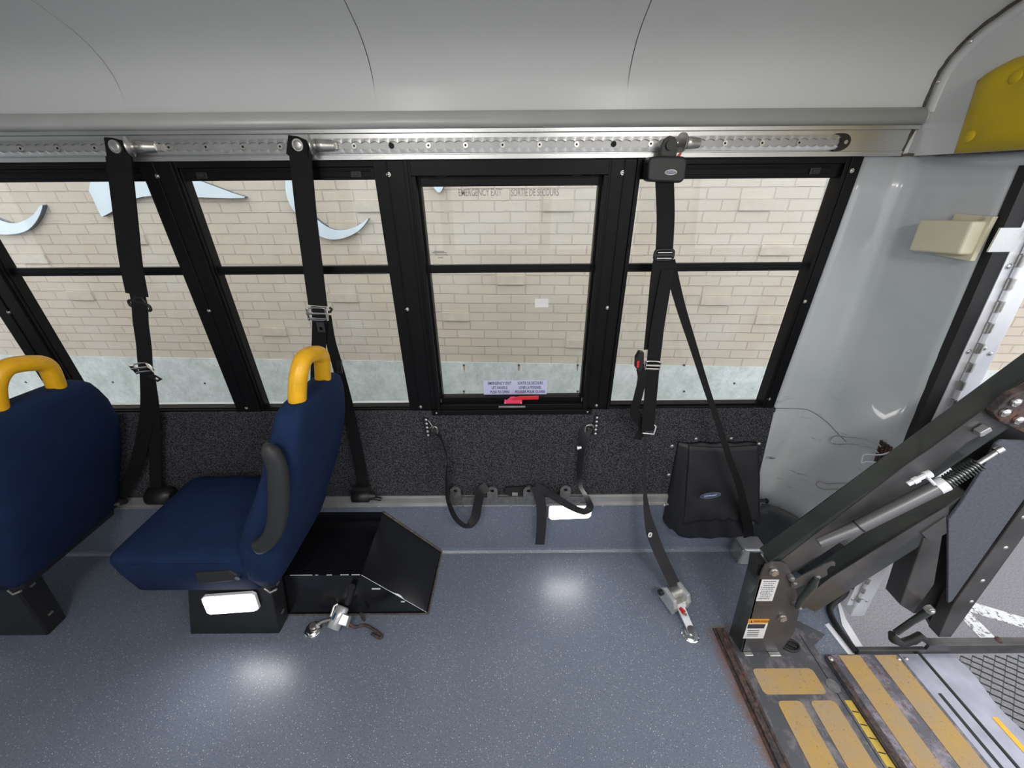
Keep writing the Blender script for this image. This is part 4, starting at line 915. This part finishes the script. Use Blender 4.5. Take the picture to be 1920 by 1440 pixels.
# ================================================================ HANGING STRAPS
def anchor_plate(t, u0, v0, u1, v1):
    a = at(u0, v0, y=-.014); b_ = at(u1, v1, y=-.014); mb = MB(); d = (b_-a).normalized(); s_ = Vector((-d.z, 0, d.x))*.010; a2 = a-d*.008; b2 = b_+d*.008
    mb.prism([a2-s_, b2-s_, b2+s_, a2+s_], (0, -.005, 0)); mb.build('anchor_plate', 'plast', t, bevel=.001)
    for i in range(5): q = a.lerp(b_, i/4)+Vector((0, -.005, 0)); s = MB(); s.dome(q, .0058, (0, -1, 0), .5); s.build('screw', 'alu', t)
t = thing('hanging_strap', 'black tether strap on the left side of the carpet panel, looping to a drilled tab', 'strap', at(802, 802, y=-.02), 'black tether straps on the carpet panel')
anchor_plate(t, 799, 786, 803, 815)
mb = MB(); mb.tube(spline(P([(806, 803, -.02), (811, 800, -.03), (818, 801, -.035), (820, 809, -.032), (818, 818, -.028)]), 4), .0028, 8); mb.tube(P([(803, 788, -.02), (813, 803, -.03)]), .0012, 6); mb.build('ring', 'zinc', t)
mb = MB(); mb.ribbon(P([(817, 812, -.03), (826, 822, -.045), (832, 838, -.055), (839, 860, -.055), (838, 885, -.050), (838, 915, -.055), (841, 940, -.075), (855, 972, -.085), (875, 986, -.075), (890, 972, -.06), (896, 945, -.055), (902, 922, -.05), (914, 912, -.035)]), .040, nrm=(0, -1, 0), twist=lambda s_: math.radians(62*math.sin(s_*math.pi*1.15+.9)+20), sub=6); mb.build('webbing', 'webg', t)
t = thing('hanging_strap', 'black tether strap on the right side of the carpet panel, loose end hanging down', 'strap', at(1116, 800, y=-.02), 'black tether straps on the carpet panel')
anchor_plate(t, 1119, 782, 1116, 812)
mb = MB(); mb.tube(spline(P([(1112, 802, -.02), (1111, 797, -.032), (1100, 798, -.036), (1097, 806, -.032), (1098, 814, -.028)]), 4), .0028, 8); mb.build('ring', 'zinc', t)
mb = MB(); mb.ribbon(P([(1098, 808, -.03), (1094, 825, -.04), (1090, 845, -.05), (1087, 880, -.052), (1088, 910, -.055), (1100, 932, -.065), (1106, 950, -.085), (1095, 959, -.088), (1070, 950, -.075), (1040, 932, -.065), (1015, 917, -.05), (1003, 913, -.045)]), lambda s_: .042-.012*math.sin(s_*math.pi), nrm=(0, -1, 0), twist=lambda s_: math.radians(25+30*math.sin(s_*6)), sub=6); mb.build('webbing', 'webg', t)
mb = MB(); mb.ribbon(P([(1002, 912, -.044), (1010, 928, -.055), (1015, 950, -.06), (1015, 985, -.06), (1012, 1021, -.055)]), .042); mb.build('loose_end', 'webg', t)
mb = MB(); c = at(1087, 840, y=-.06); mb.tube([c+Vector((-.010, 0, 0)), c+Vector((.006, 0, .003))], [.007, .005], 10); mb.build('clip', 'alulite', t)

# ================================================================ EMERGENCY HANDLE + STICKERS
t = thing('emergency_handle', 'red and pink emergency window handle on the sill of the middle window', 'handle', at(962, 760, y=-.03))
mb = MB(); mb.px([(945, 757), (946, 752), (950, 753), (958, 747), (966, 747), (975, 753), (979, 752), (979, 757)], -.040, -.026); mb.build('latch_body', 'redp', t, bevel=.001)
mb = MB(); mb.px([(958, 748), (974, 744), (1010, 743), (1010, 749), (974, 750), (964, 751)], -.046, -.040); mb.build('lever', 'red', t, bevel=.001)
mb = MB(); a = at(935, 763, y=-.032); b_ = at(985, 763, y=-.032); mb.box((a.x, -.034, a.z-.002), (b_.x, -.028, a.z+.002)); mb.build('strike_plate', 'zinc', t)
mb = MB()
for u in (947, 977): mb.dome(at(u, 756, y=-.041), .003, (0, -1, 0), .5)
mb.build('rivet', 'alu', t)
t = thing('exit_sticker', 'lilac bilingual emergency exit sticker on the glass above the red handle', 'sticker', at(965, 740, y=.0195))
a = at(906, 713.5, y=.0195); b_ = at(1025, 739, y=.0195)
mb = MB(); mb.box((a.x, .0186, b_.z), (b_.x, .0199, a.z)); mb.build('sheet', 'stick', t, bevel=.0005)
for i, (l, r) in enumerate((("EMERGENCY EXIT", "SORTIE DE SECOURS"), ("LIFT HANDLE.", "LEVER LA POIGNEE."), ("PUSH TO OPEN", "POUSSER POUR OUVRIR"))):
    zz = a.z-(a.z-b_.z)*(.2+.31*i)
    for s_, cx, tw in ((l, .255, (.40, .31, .32)[i]), (r, .735, (.45, .43, .52)[i])):
        text(s_, 'lettering', .0168, 'ink', t, (a.x+(b_.x-a.x)*cx, .0183, zz), (1, 0, 0), (0, 0, 1), sx=tw*(b_.x-a.x)/(len(s_)*.0168*.62), ext=.0001)
t = thing('exit_lettering', 'faint grey bilingual exit lettering across the top of the emergency window', 'lettering', at(955, 365, y=.02))
a = at(855, 361, y=.0195); b_ = at(1054, 361, y=.0195)
text("EMERGENCY EXIT", 'lettering', .027, 'etch', t, at(900, 361.5, y=.0092), (1, 0, 0), (0, 0, 1), sx=(at(944, 361, y=.0093).x-at(856, 361, y=.0093).x)/(14*.027*.62), ext=.0001)
text("SORTIE DE SECOURS", 'lettering', .027, 'etch', t, at(1003, 361.5, y=.0092), (1, 0, 0), (0, 0, 1), sx=(at(1054, 361, y=.0093).x-at(952, 361, y=.0093).x)/(17*.027*.62), ext=.0001)
t = thing('glass_label', 'small white square label on the lower glass of the emergency window', 'sticker', at(1015, 568, y=.0195))
mb = MB(); a = at(1003, 560, y=.0195); b_ = at(1028, 576, y=.0195); mb.box((a.x, .0188, b_.z), (b_.x, .0199, a.z)); mb.build('sheet', 'wstick', t)
t = thing('glass_stamp', 'tiny dark maker stamp on the upper glass of the emergency window', 'stamp', at(825, 475, y=.0093))
mb = MB()
for u0, u1, v in ((813, 832, 472), (811, 838, 474), (815, 838, 478), (822, 830, 483)):
    u = u0
    while u < u1: a = at(u, v-.8, y=.0093); b_ = at(u+1.4, v+.8, y=.0093); mb.box((a.x, .0090, b_.z), (b_.x, .0099, a.z)); u += 2.3
mb.build('print', 'ink', t)

# ================================================================ WIRE HOOKS ON THE REAR PANEL
def panel_x(y, z):
    lo, hi = 0.0, 1.0
    for _ in range(30):
        mid = (lo+hi)/2
        if rear_pt(mid, z).y > y: lo = mid
        else: hi = mid
    return rear_pt(lo, z).x
def onpanel(u, v, off=.012):
    d = FW*FPX+RT*(u-960)-UP*(v-720); lo, hi = .5/d.y, 1.249/d.y
    for _ in range(40):
        mid = (lo+hi)/2; p = CAM+d*mid
        if p.x < panel_x(p.y, p.z)-off: lo = mid
        else: hi = mid
    return CAM+d*lo
for k, (pts, rust, lab) in enumerate((
    ([(1652, 838), (1640, 828), (1610, 821), (1586, 819), (1572, 817), (1562, 819), (1558, 825), (1562, 831), (1574, 833), (1590, 832), (1612, 834), (1634, 840), (1648, 850)], True, 'bent wire retaining clip on a rusty coil mounted on the white rear panel'),
    ([(1600, 912), (1585, 906), (1568, 906), (1550, 907), (1538, 902), (1531, 906), (1533, 913), (1546, 918), (1562, 917), (1580, 919), (1590, 925)], False, 'smaller bent wire clip low on the white rear panel, partly behind the lift arm'))):
    t = thing('wire_clip', lab, 'clip', onpanel(*pts[0]), 'bent wire clips on the rear panel')
    mb = MB(); mb.tube(spline([onpanel(u, v, .012) for u, v in pts], 5), .0022, 8); mb.build('wire', 'zinc', t)
    if rust:
        mb = MB()
        for i in range(4): mb.tube([onpanel(1653+i*6, 826+i*4, .008), onpanel(1641+i*6, 866+i*1, .008)], .0042, 8)
        mb.build('coil', 'rust', t)
        mb = MB(); mb.tube(spline([onpanel(u, v, .022) for u, v in ((1668, 848), (1655, 852), (1640, 853), (1622, 852), (1617, 860), (1616, 868), (1624, 866), (1645, 867))], 3), .0025, 8); mb.build('spring_end', 'alulite', t)
    mb = MB(); a = onpanel(pts[0][0], pts[0][1], .012); mb.cyl(a, Vector((a.x+.018, a.y, a.z)), .004); mb.build('mount', 'rust', t)

# ================================================================ WHEELCHAIR LIFT
t = thing('wheelchair_lift', 'black wheelchair lift with post, slanting arms and worn yellow striped plates at the rear door', 'wheelchair lift', (.95, -.6, 0))
YE = -1.40
mb = MB(); mb.box((.812, YE, .0005), (1.118, -.372, .009)); mb.xy([(1.118, -.44), (1.19, -.40), (1.118, -.345), (1.0, -.335), (1.0, -.38)], .0005, .006); mb.build('base_plate', 'plate', t)
mb = MB(); mb.box((.772, YE, .0005), (.812, -.372, .005)); mb.box((.780, YE, .004), (.800, -.378, .016)); mb.tube([(.806, -.38, .012), (.806, YE, .012)], .007, 8)
for y in (-.42, -.62, -.83): mb.dome((.797, y, .014), .009, (0, 0, 1), .5)
mb.build('rusty_edge', 'rust', t, bevel=.002)
mb = MB(); mb.box((1.088, YE, .009), (1.0905, -.40, .0098)); mb.build('plate_joint', 'rubber', t)
mb = MB(); mb.cyl((1.092, -.570, .009), (1.092, -.570, .0104), .021, n=28); mb.build('access_cap', 'dsteel', t)
def rr(x0, x1, y0, y1, r=.014):
    out = []
    for cx, cy, a0 in ((x1-r, y1-r, 0), (x0+r, y1-r, 90), (x0+r, y0+r, 180), (x1-r, y0+r, 270)):
        out += [(cx+r*math.cos(math.radians(a0+k*18)), cy+r*math.sin(math.radians(a0+k*18))) for k in range(6)]
    return out
for x0, x1_, y0, y1 in ((.843, 1.056, -.594, -.516), (.873, .954, YE+.02, -.612), (.982, 1.066, YE+.02, -.612)):
    mb = MB(); mb.xy(rr(x0, x1_, y0, y1), .009, .0105); mb.build('grip_pad', 'grip', t)
mb = MB(); mb.xy([(1.098, -.612), (1.122, -.612), (1.122, YE), (1.098, YE)], .009, .010); mb.cur = 1; y = -.64
while y > YE: mb.xy([(1.100, y), (1.12, y-.004), (1.12, y-.007), (1.100, y-.003)], .0101, .0104); y -= .034
mb.build('hazard_strip', ['hazard', 'rubber'], t)
# coiled cable opening by the post
mb = MB(); c = at(1482, 1210, z=.012); mb.tube([c+Vector((.030*math.cos(a)*1.0, .020*math.sin(a), 0)) for a in [2*math.pi*i/20 for i in range(20)]], .005, 8, closed=True); mb.prism([c+Vector((.026*math.cos(2*math.pi*i/16), .017*math.sin(2*math.pi*i/16), -.002)) for i in range(16)], (0, 0, .001)); mb.tube([c+Vector((-.02, .012, .004)), c+Vector((.015, -.010, .004))], .003, 6); mb.build('cable_grommet', 'rubber', t)
# bridge plate
zb = .022
mb = MB(); mb.box((1.126, YE, .008), (1.462, -.478, zb)); mb.build('bridge_plate', 'bridge', t, bevel=.001)
mb = MB(); mb.box((1.392, YE, zb-.001), (1.4615, -.4785, zb+.0006)); mb.build('bridge_outer_strip', 'plat', t)
mb = MB(); mb.box((1.126, YE, zb-.002), (1.146, -.478, zb+.0012)); mb.box((1.126, YE, zb+.0012), (1.40, -.478, zb+.0014)) if False else None; mb.build('bridge_edge', 'rust', t)
for x0, x1_ in ((1.172, 1.248), (1.300, 1.380)): mb = MB(); mb.box((x0, YE, zb), (x1_, -.482, zb+.0015)); mb.build('grip_stripe', 'grip', t)
mb = MB(); mb.box((1.255, -.47, .0), (1.50, -.455, .028)); mb.build('sill_bar', 'liftgrey', t, bevel=.002)
for u, v in ((1558, 1236), (1685, 1236), (1699, 1235)): q = at(u, v, z=zb); s = MB(); s.cyl(q, q+Vector((0, 0, .002)), .008, n=14); s.dome(q+Vector((0, 0, .002)), .006, (0, 0, 1), .5); s.build('bolt', 'zinc', t)
mb = MB(); mb.box((1.415, YE, zb), (1.425, -.60, zb+.002)); mb.build('rub_mark', 'rubber', t)
mb = MB(); mb.cyl((1.472, -.47, .012), (1.472, YE, .012), .009); mb.build('hinge_pin', 'rubber', t)
# platform with wavy edge and expanded metal
edge = [(1.597+.009*math.sin(i*.55), -.472-i*.02) for i in range(45)]
mb = MB(); mb.xy([(1.482, -.472)]+edge+[(1.60, YE), (1.482, YE)], .002, .010); mb.build('platform_deck', 'plat', t)
mb = MB(); mb.xy([(1.535, -.66), (1.552, -.66), (1.552, YE), (1.535, YE)], .010, .0112); mb.build('yellow_edge_stripe', 'yel', t)
mb = MB(); y = -.478; k = 0
dx_, dy_ = .042, .0165
while y > -1.2:
    x = 1.585+(dx_/2 if k % 2 else 0)
    while x < 2.5:
        a = Vector((x, y, .003)); b_ = Vector((x+dx_/2, y-dy_, .006)); c2 = Vector((x-dx_/2, y-dy_, .006)) 
        for p, q in ((a, b_), (a, c2)):
            if q.x < 1.58: continue
            w2 = Vector((0, .0011, 0)); h2 = Vector((0, .001, .004)); mb.hexa([p-w2, q-w2, q+w2, p+w2], [p-w2+h2, q-w2+h2, q+w2+h2, p+w2+h2])
        x += dx_
    y -= dy_; k += 1
mb.build('mesh_deck', 'liftblk', t)
mb = MB(); mb.box((1.50, -.468, .0), (2.55, -.458, .052)); mb.box((1.50, -.458, .046), (2.55, -.440, .052)); mb.build('side_barrier', 'liftgrey', t, bevel=.001)
mb = MB(); mb.box((2.5, -1.25, .0), (2.53, -.45, .05)); mb.build('outer_rail', 'liftblk', t)
q = at(1892, 1196, y=-.462); mb = MB(); mb.dome((q.x, -.449, .052), .012, (0, 0, 1), .8); mb.build('bolt', 'rust', t)
# post
P1 = [(.834, .009), (.978, .009), (1.0, .13), (.966, .273), (.925, .36), (.885, .449), (.872, .478), (.850, .494), (.815, .500), (.790, .494), (.776, .47), (.778, .425)]
def post_poly():
    return [at(u, v, y=-.462) for u, v in ((1390, 1222), (1463, 1222), (1490, 1185), (1500, 1142), (1500, 1135), (1487, 1088), (1483, 1072), (1476, 1060), (1464, 1055), (1447, 1055), (1436, 1060), (1430, 1070), (1424, 1086))]
pp = post_poly(); mb = MB(); mb.xz([(p.x, p.z) for p in pp], -.462, -.456); mb.build('post_front_plate', 'liftgrey', t, bevel=.001)
mb = MB(); a = at(1390, 1222, y=-.462); b_ = at(1424, 1086, y=-.462); c2 = at(1404, 1052, y=-.398)
mb.hexa([(a.x, -.462, .009), (b_.x, -.462, b_.z), (c2.x, -.398, c2.z), (a.x-.012, -.398, .009)], [(a.x+.006, -.462, .009), (b_.x+.006, -.462, b_.z), (c2.x+.006, -.398, c2.z), (a.x-.006, -.398, .009)]); mb.build('post_side_plate', 'liftblk', t)
mb = MB(); mb.px([(1421, 1058), (1440, 1060), (1440, 1080), (1432, 1110), (1418, 1110), (1416, 1088)], -.446, -.400); mb.build('arm_hub', 'rubber', t)
mb = MB(); mb.box((.84, -.476, .009), (.872, -.462, .014)); mb.box((.93, -.478, .009), (.972, -.462, .014)); mb.build('weld', 'zinc', t, bevel=.002)
for u, v, r in ((1450, 1071, .012), (1466, 1157, .012)): q = at(u, v, y=-.463); s = MB(); s.cyl(q, q+Vector((0, -.004, 0)), r*1.15); s.cyl(q+Vector((0, -.004, 0)), q+Vector((0, -.010, 0)), r, n=6); s.build('pivot_bolt', 'zinc', t)
for (pts, mm) in (([(1429, 1087), (1461, 1087), (1448, 1127), (1417, 1127)], 'wstick'),):
    mb = MB(); mb.px(pts, -.4626, -.462); lb = mb.build('rating_label', 'wstick', t)
    mb = MB(); random.seed(11)
    for i in range(10):
        v = 1090+i*3.6; o_ = -(v-1087)*.32; u = 1431+o_+random.random()*4; e_ = 1457+o_-random.random()*6
        while u < e_: l = 1.5+random.random()*3; mb.px([(u, v), (u+l, v), (u+l, v+.9), (u, v+.9)], -.4630, -.4626); u += l+1
    mb.build('print', 'ink', lb)
mb = MB(); mb.px([(1404, 1161), (1443, 1161), (1440, 1169), (1402, 1169)], -.4626, -.462); lb = mb.build('warning_label', 'ostick', t)
mb = MB(); mb.px([(1402, 1169), (1440, 1169), (1431, 1197), (1393, 1197)], -.4625, -.462); lc = mb.build('label_text_panel', 'wstick', lb)
mb = MB(); mb.px([(1403, 1170.5), (1436, 1170.5), (1432, 1178.5), (1401, 1178.5)], -.4628, -.4625)
for i in range(4): mb.px([(1402-i*.8, 1182+i*3.4), (1424-i, 1182+i*3.4), (1424-i, 1183+i*3.4), (1402-i*.8, 1183+i*3.4)], -.4628, -.4625)
u = 1408
mb.px([(1407, 1167.5), (1409.5, 1163), (1412, 1167.5)], -.4630, -.4626)
while u < 1436: mb.px([(u+6, 1163.5), (u+7.4, 1163.5), (u+6.6, 1167), (u+5.2, 1167)], -.4630, -.4626); u += 2.6
mb.build('print', 'ink', lc)
# arms
def beam(a, b_, w_perp, y0, y1, name, mats, bevel=.003):
    a = Vector((a[0], 0, a[1])); b2 = Vector((b_[0], 0, b_[1])); d = (b2-a).normalized(); n = Vector((d.z, 0, -d.x))*w_perp
    mb = MB(); P_ = [a, b2, b2+n, a+n]
    mb.cur = 0; mb.hexa([Vector((p.x, y0, p.z)) for p in P_], [Vector((p.x, y1, p.z)) for p in P_])
    return mb.build(name, mats, t, bevel=bevel)
beam((.802, .476), (1.305, 1.262), .108, -.448, -.388, 'upper_arm', 'liftblk', .006)
mb = MB(); mb.px([(1450, 1062), (1700, 872), (1744, 842), (1920, 713), (1920, 765), (1862, 803), (1813, 829), (1620, 990), (1480, 1075)], -.4500, -.4482); mb.build('arm_face_plate', 'liftgrey', t)
mb = MB(); mb.px([(1430, 1053), (1600, 922), (1760, 812), (1920, 694), (1920, 697), (1760, 815), (1600, 926), (1431, 1057)], -.4495, -.4482) if False else None
beam((.965, .270), (1.270, .770), .088, -.448, -.380, 'lower_arm', 'liftblk', .004)
mb = MB(); mb.px([(1497, 1132), (1560, 1082), (1700, 995), (1779, 948), (1779, 970), (1727, 1001), (1600, 1082), (1530, 1128), (1504, 1143)], -.4500, -.4482); mb.build('lower_arm_plate', 'liftgrey', t)
# hydraulic cylinder with spring
mb = MB(); mb.tube(P([(1535, 1018), (1600, 992), (1611, 987)], -.475), [.013, .018, .018], 20); mb.cyl(*P([(1611, 987), (1768, 908)], -.475), .0185); mb.build('cylinder', 'cyl', t)
mb = MB(); mb.cyl(*P([(1610, 988), (1613, 986)], -.475), .0197); mb.build('seal_ring', 'rubber', t)
mb = MB(); mb.cyl(*P([(1755, 914), (1772, 906)], -.475), .0195); mb.cyl(*P([(1702, 908), (1737, 890)], -.498), .006); mb.cyl(*P([(1712, 903), (1722, 898)], -.498), .009, n=6); mb.cyl(*P([(1733, 892), (1745, 888)], -.497), .010, n=8); mb.cyl(*P([(1735, 891), (1752, 908)], -.486), .004); mb.build('hose_fitting', 'alulite', t)
a, b_ = P([(1768, 908), (1835, 868)], -.475); d = (b_-a).normalized(); n1 = d.orthogonal().normalized(); n2 = d.cross(n1)
mb = MB(); mb.tube([a+(b_-a)*(i/144)+(n1*math.cos(i/144*26*math.pi)+n2*math.sin(i/144*26*math.pi))*.0165 for i in range(145)], .0022, 6); mb.build('spring', 'liftblk', t)
mb = MB(); mb.cyl(a, b_, .009); mb.cyl(b_, at(1872, 845, y=-.475), .006); mb.cyl(*P([(1866, 846), (1878, 840)], -.475), .010); mb.build('rod', 'chrome', t)
# latch and damper at the post
mb = MB(); mb.px([(1483, 1096), (1486, 1090), (1548, 1058), (1562, 1053), (1567, 1056), (1566, 1062), (1558, 1061), (1551, 1068), (1552, 1078), (1544, 1083), (1492, 1104), (1485, 1102)], -.474, -.469); mb.build('latch_plate', 'liftgrey', t, bevel=.001)
for u, v, r in ((1485, 1086, .010), (1491, 1095, .008), (1533, 1083, .010), (1492, 1136, .009), (1500, 1142, .008)): q = at(u, v, y=-.475); s = MB(); s.cyl(q+Vector((0, .012, 0)), q, r); s.dome(q, r*.9, (0, -1, 0), .6); s.build('bolt', 'dsteel', t)
mb = MB(); mb.tube(P([(1494, 1139), (1502, 1124), (1514, 1110), (1524, 1097), (1532, 1085)], -.482), [.007, .010, .010, .012, .007], 14); mb.build('gas_damper', 'liftblk', t)
# outer vertical arm
YV = -.452
mb = MB(); mb.px([(1732, 1008), (1775, 1000), (1790, 960), (1812, 900), (1786, 875), (1812, 836), (1840, 812), (1875, 790), (1960, 780), (1960, 860), (1880, 960), (1786, 1050), (1775, 1190), (1758, 1192), (1735, 1150), (1713, 1150), (1688, 1134)], YV+.04, YV+.07); mb.build('vertical_arm_core', 'rubber', t)
mb = MB(); mb.px([(1732, 1010), (1768, 1003), (1752, 1096), (1713, 1150), (1688, 1134)], YV, YV+.06); mb.build('vertical_link', 'liftgrey', t, bevel=.003)
mb = MB(); mb.px([(1779, 975), (1803, 943), (1840, 885), (1868, 833), (1880, 826), (1990, 830), (1990, 845), (1918, 940), (1786, 1127), (1778, 1131)], YV-.006, YV+.002); mb.build('textured_panel', 'panel', t, bevel=.002)
mb = MB(); mb.px([(1760, 1195), (1786, 1136), (1922, 946), (1990, 850), (1990, 915), (1920, 1006), (1783, 1195)], YV-.010, YV+.03); mb.build('vertical_arm_bar', 'liftgrey', t, bevel=.002)
for u, v in ((1919, 970), (1842, 1089), (1885, 1027), (1821, 1128)): q = at(u, v, y=YV-.010); s = MB(); s.dome(q, .007, (0, -1, 0), .5); s.build('bolt', 'zinc', t)
mb = MB(); mb.px([(1728, 1001), (1775, 970), (1776, 1000), (1750, 1015), (1740, 1013)], YV-.004, YV+.05); mb.build('stop_bracket', 'liftgrey', t, bevel=.002)
mb = MB(); mb.tube(P([(1747, 1143), (1710, 1165), (1680, 1186)], YV-.02), [.012, .010, .010], 12); mb.build('tie_link', 'liftblk', t)
q = at(1746, 1146, y=YV-.035); s = MB(); s.cyl(q+Vector((0, .014, 0)), q, .013); s.cyl(q, q+Vector((0, -.004, 0)), .010); s.dome(q+Vector((0, -.004, 0)), .008, (0, -1, 0), .5); s.build('pivot_bolt', 'zinc', t)
mb = MB(); mb.tube(P([(1672, 1188), (1676, 1198), (1690, 1206), (1712, 1200), (1725, 1192), (1735, 1200)], YV-.005), [.010, .016, .013, .015, .014, .010], 12); mb.build('pivot_cluster', 'rubber', t)
mb = MB(); mb.px([(1863, 775), (1897, 742), (1920, 733), (1975, 700), (1975, 850), (1920, 812), (1877, 792)], -.475, -.455); mb.build('knuckle_plate', 'rust', t, bevel=.003)
for u, v in ((1902, 753), (1882, 772), (1907, 786)): q = at(u, v, y=-.476); s = MB(); s.cyl(q, q+Vector((0, -.006, 0)), .012, n=6); s.dome(q+Vector((0, -.006, 0)), .009, (0, -1, 0), .5); s.build('bolt', 'chrome', t)
mb = MB(); mb.px([(1838, 812), (1858, 801), (1862, 808), (1845, 818), (1838, 820)], -.470, -.452); mb.build('clip', 'alu', t, bevel=.002)

# ================================================================ ADDED CEILING FILL LAMPS (unseen, behind the camera)
for i, (x, y) in enumerate(((-.55, -1.6), (.65, -1.6))):
    t = thing('ceiling_fill', 'added unseen white strip fill lamp behind the viewer, %s' % ('nearer the seats', 'nearest the lift')[i], 'lamp', (x, y, 1.96))
    mb = MB(); mb.box((x-.26, y-.06, 1.945), (x+.26, y+.06, 1.972)); mb.build('housing', 'gel', t, bevel=.004)
    mb = MB(); mb.box((x-.24, y-.045, 1.936), (x+.24, y+.045, 1.946)); mb.build('lens', 'dome', t)
    ld = bpy.data.lights.new('strip_fill', 'AREA'); ld.shape = 'RECTANGLE'; ld.size = .46; ld.size_y = .08; ld.energy = STRIP_FILL_W; ld.color = (1, .96, .9)
    lo = bpy.data.objects.new('strip_fill', ld); COL.objects.link(lo); lo.parent = t; lo.location = (0, 0, -.026)
    ld = bpy.data.lights.new('cove_fill', 'POINT'); ld.shadow_soft_size = .06; ld.energy = COVE_FILL_W; ld.color = (1, .96, .9)  # point fill added to brighten the ceiling cove
    lo = bpy.data.objects.new('cove_fill', ld); COL.objects.link(lo); lo.parent = t; lo.location = (0, 0, -.065)
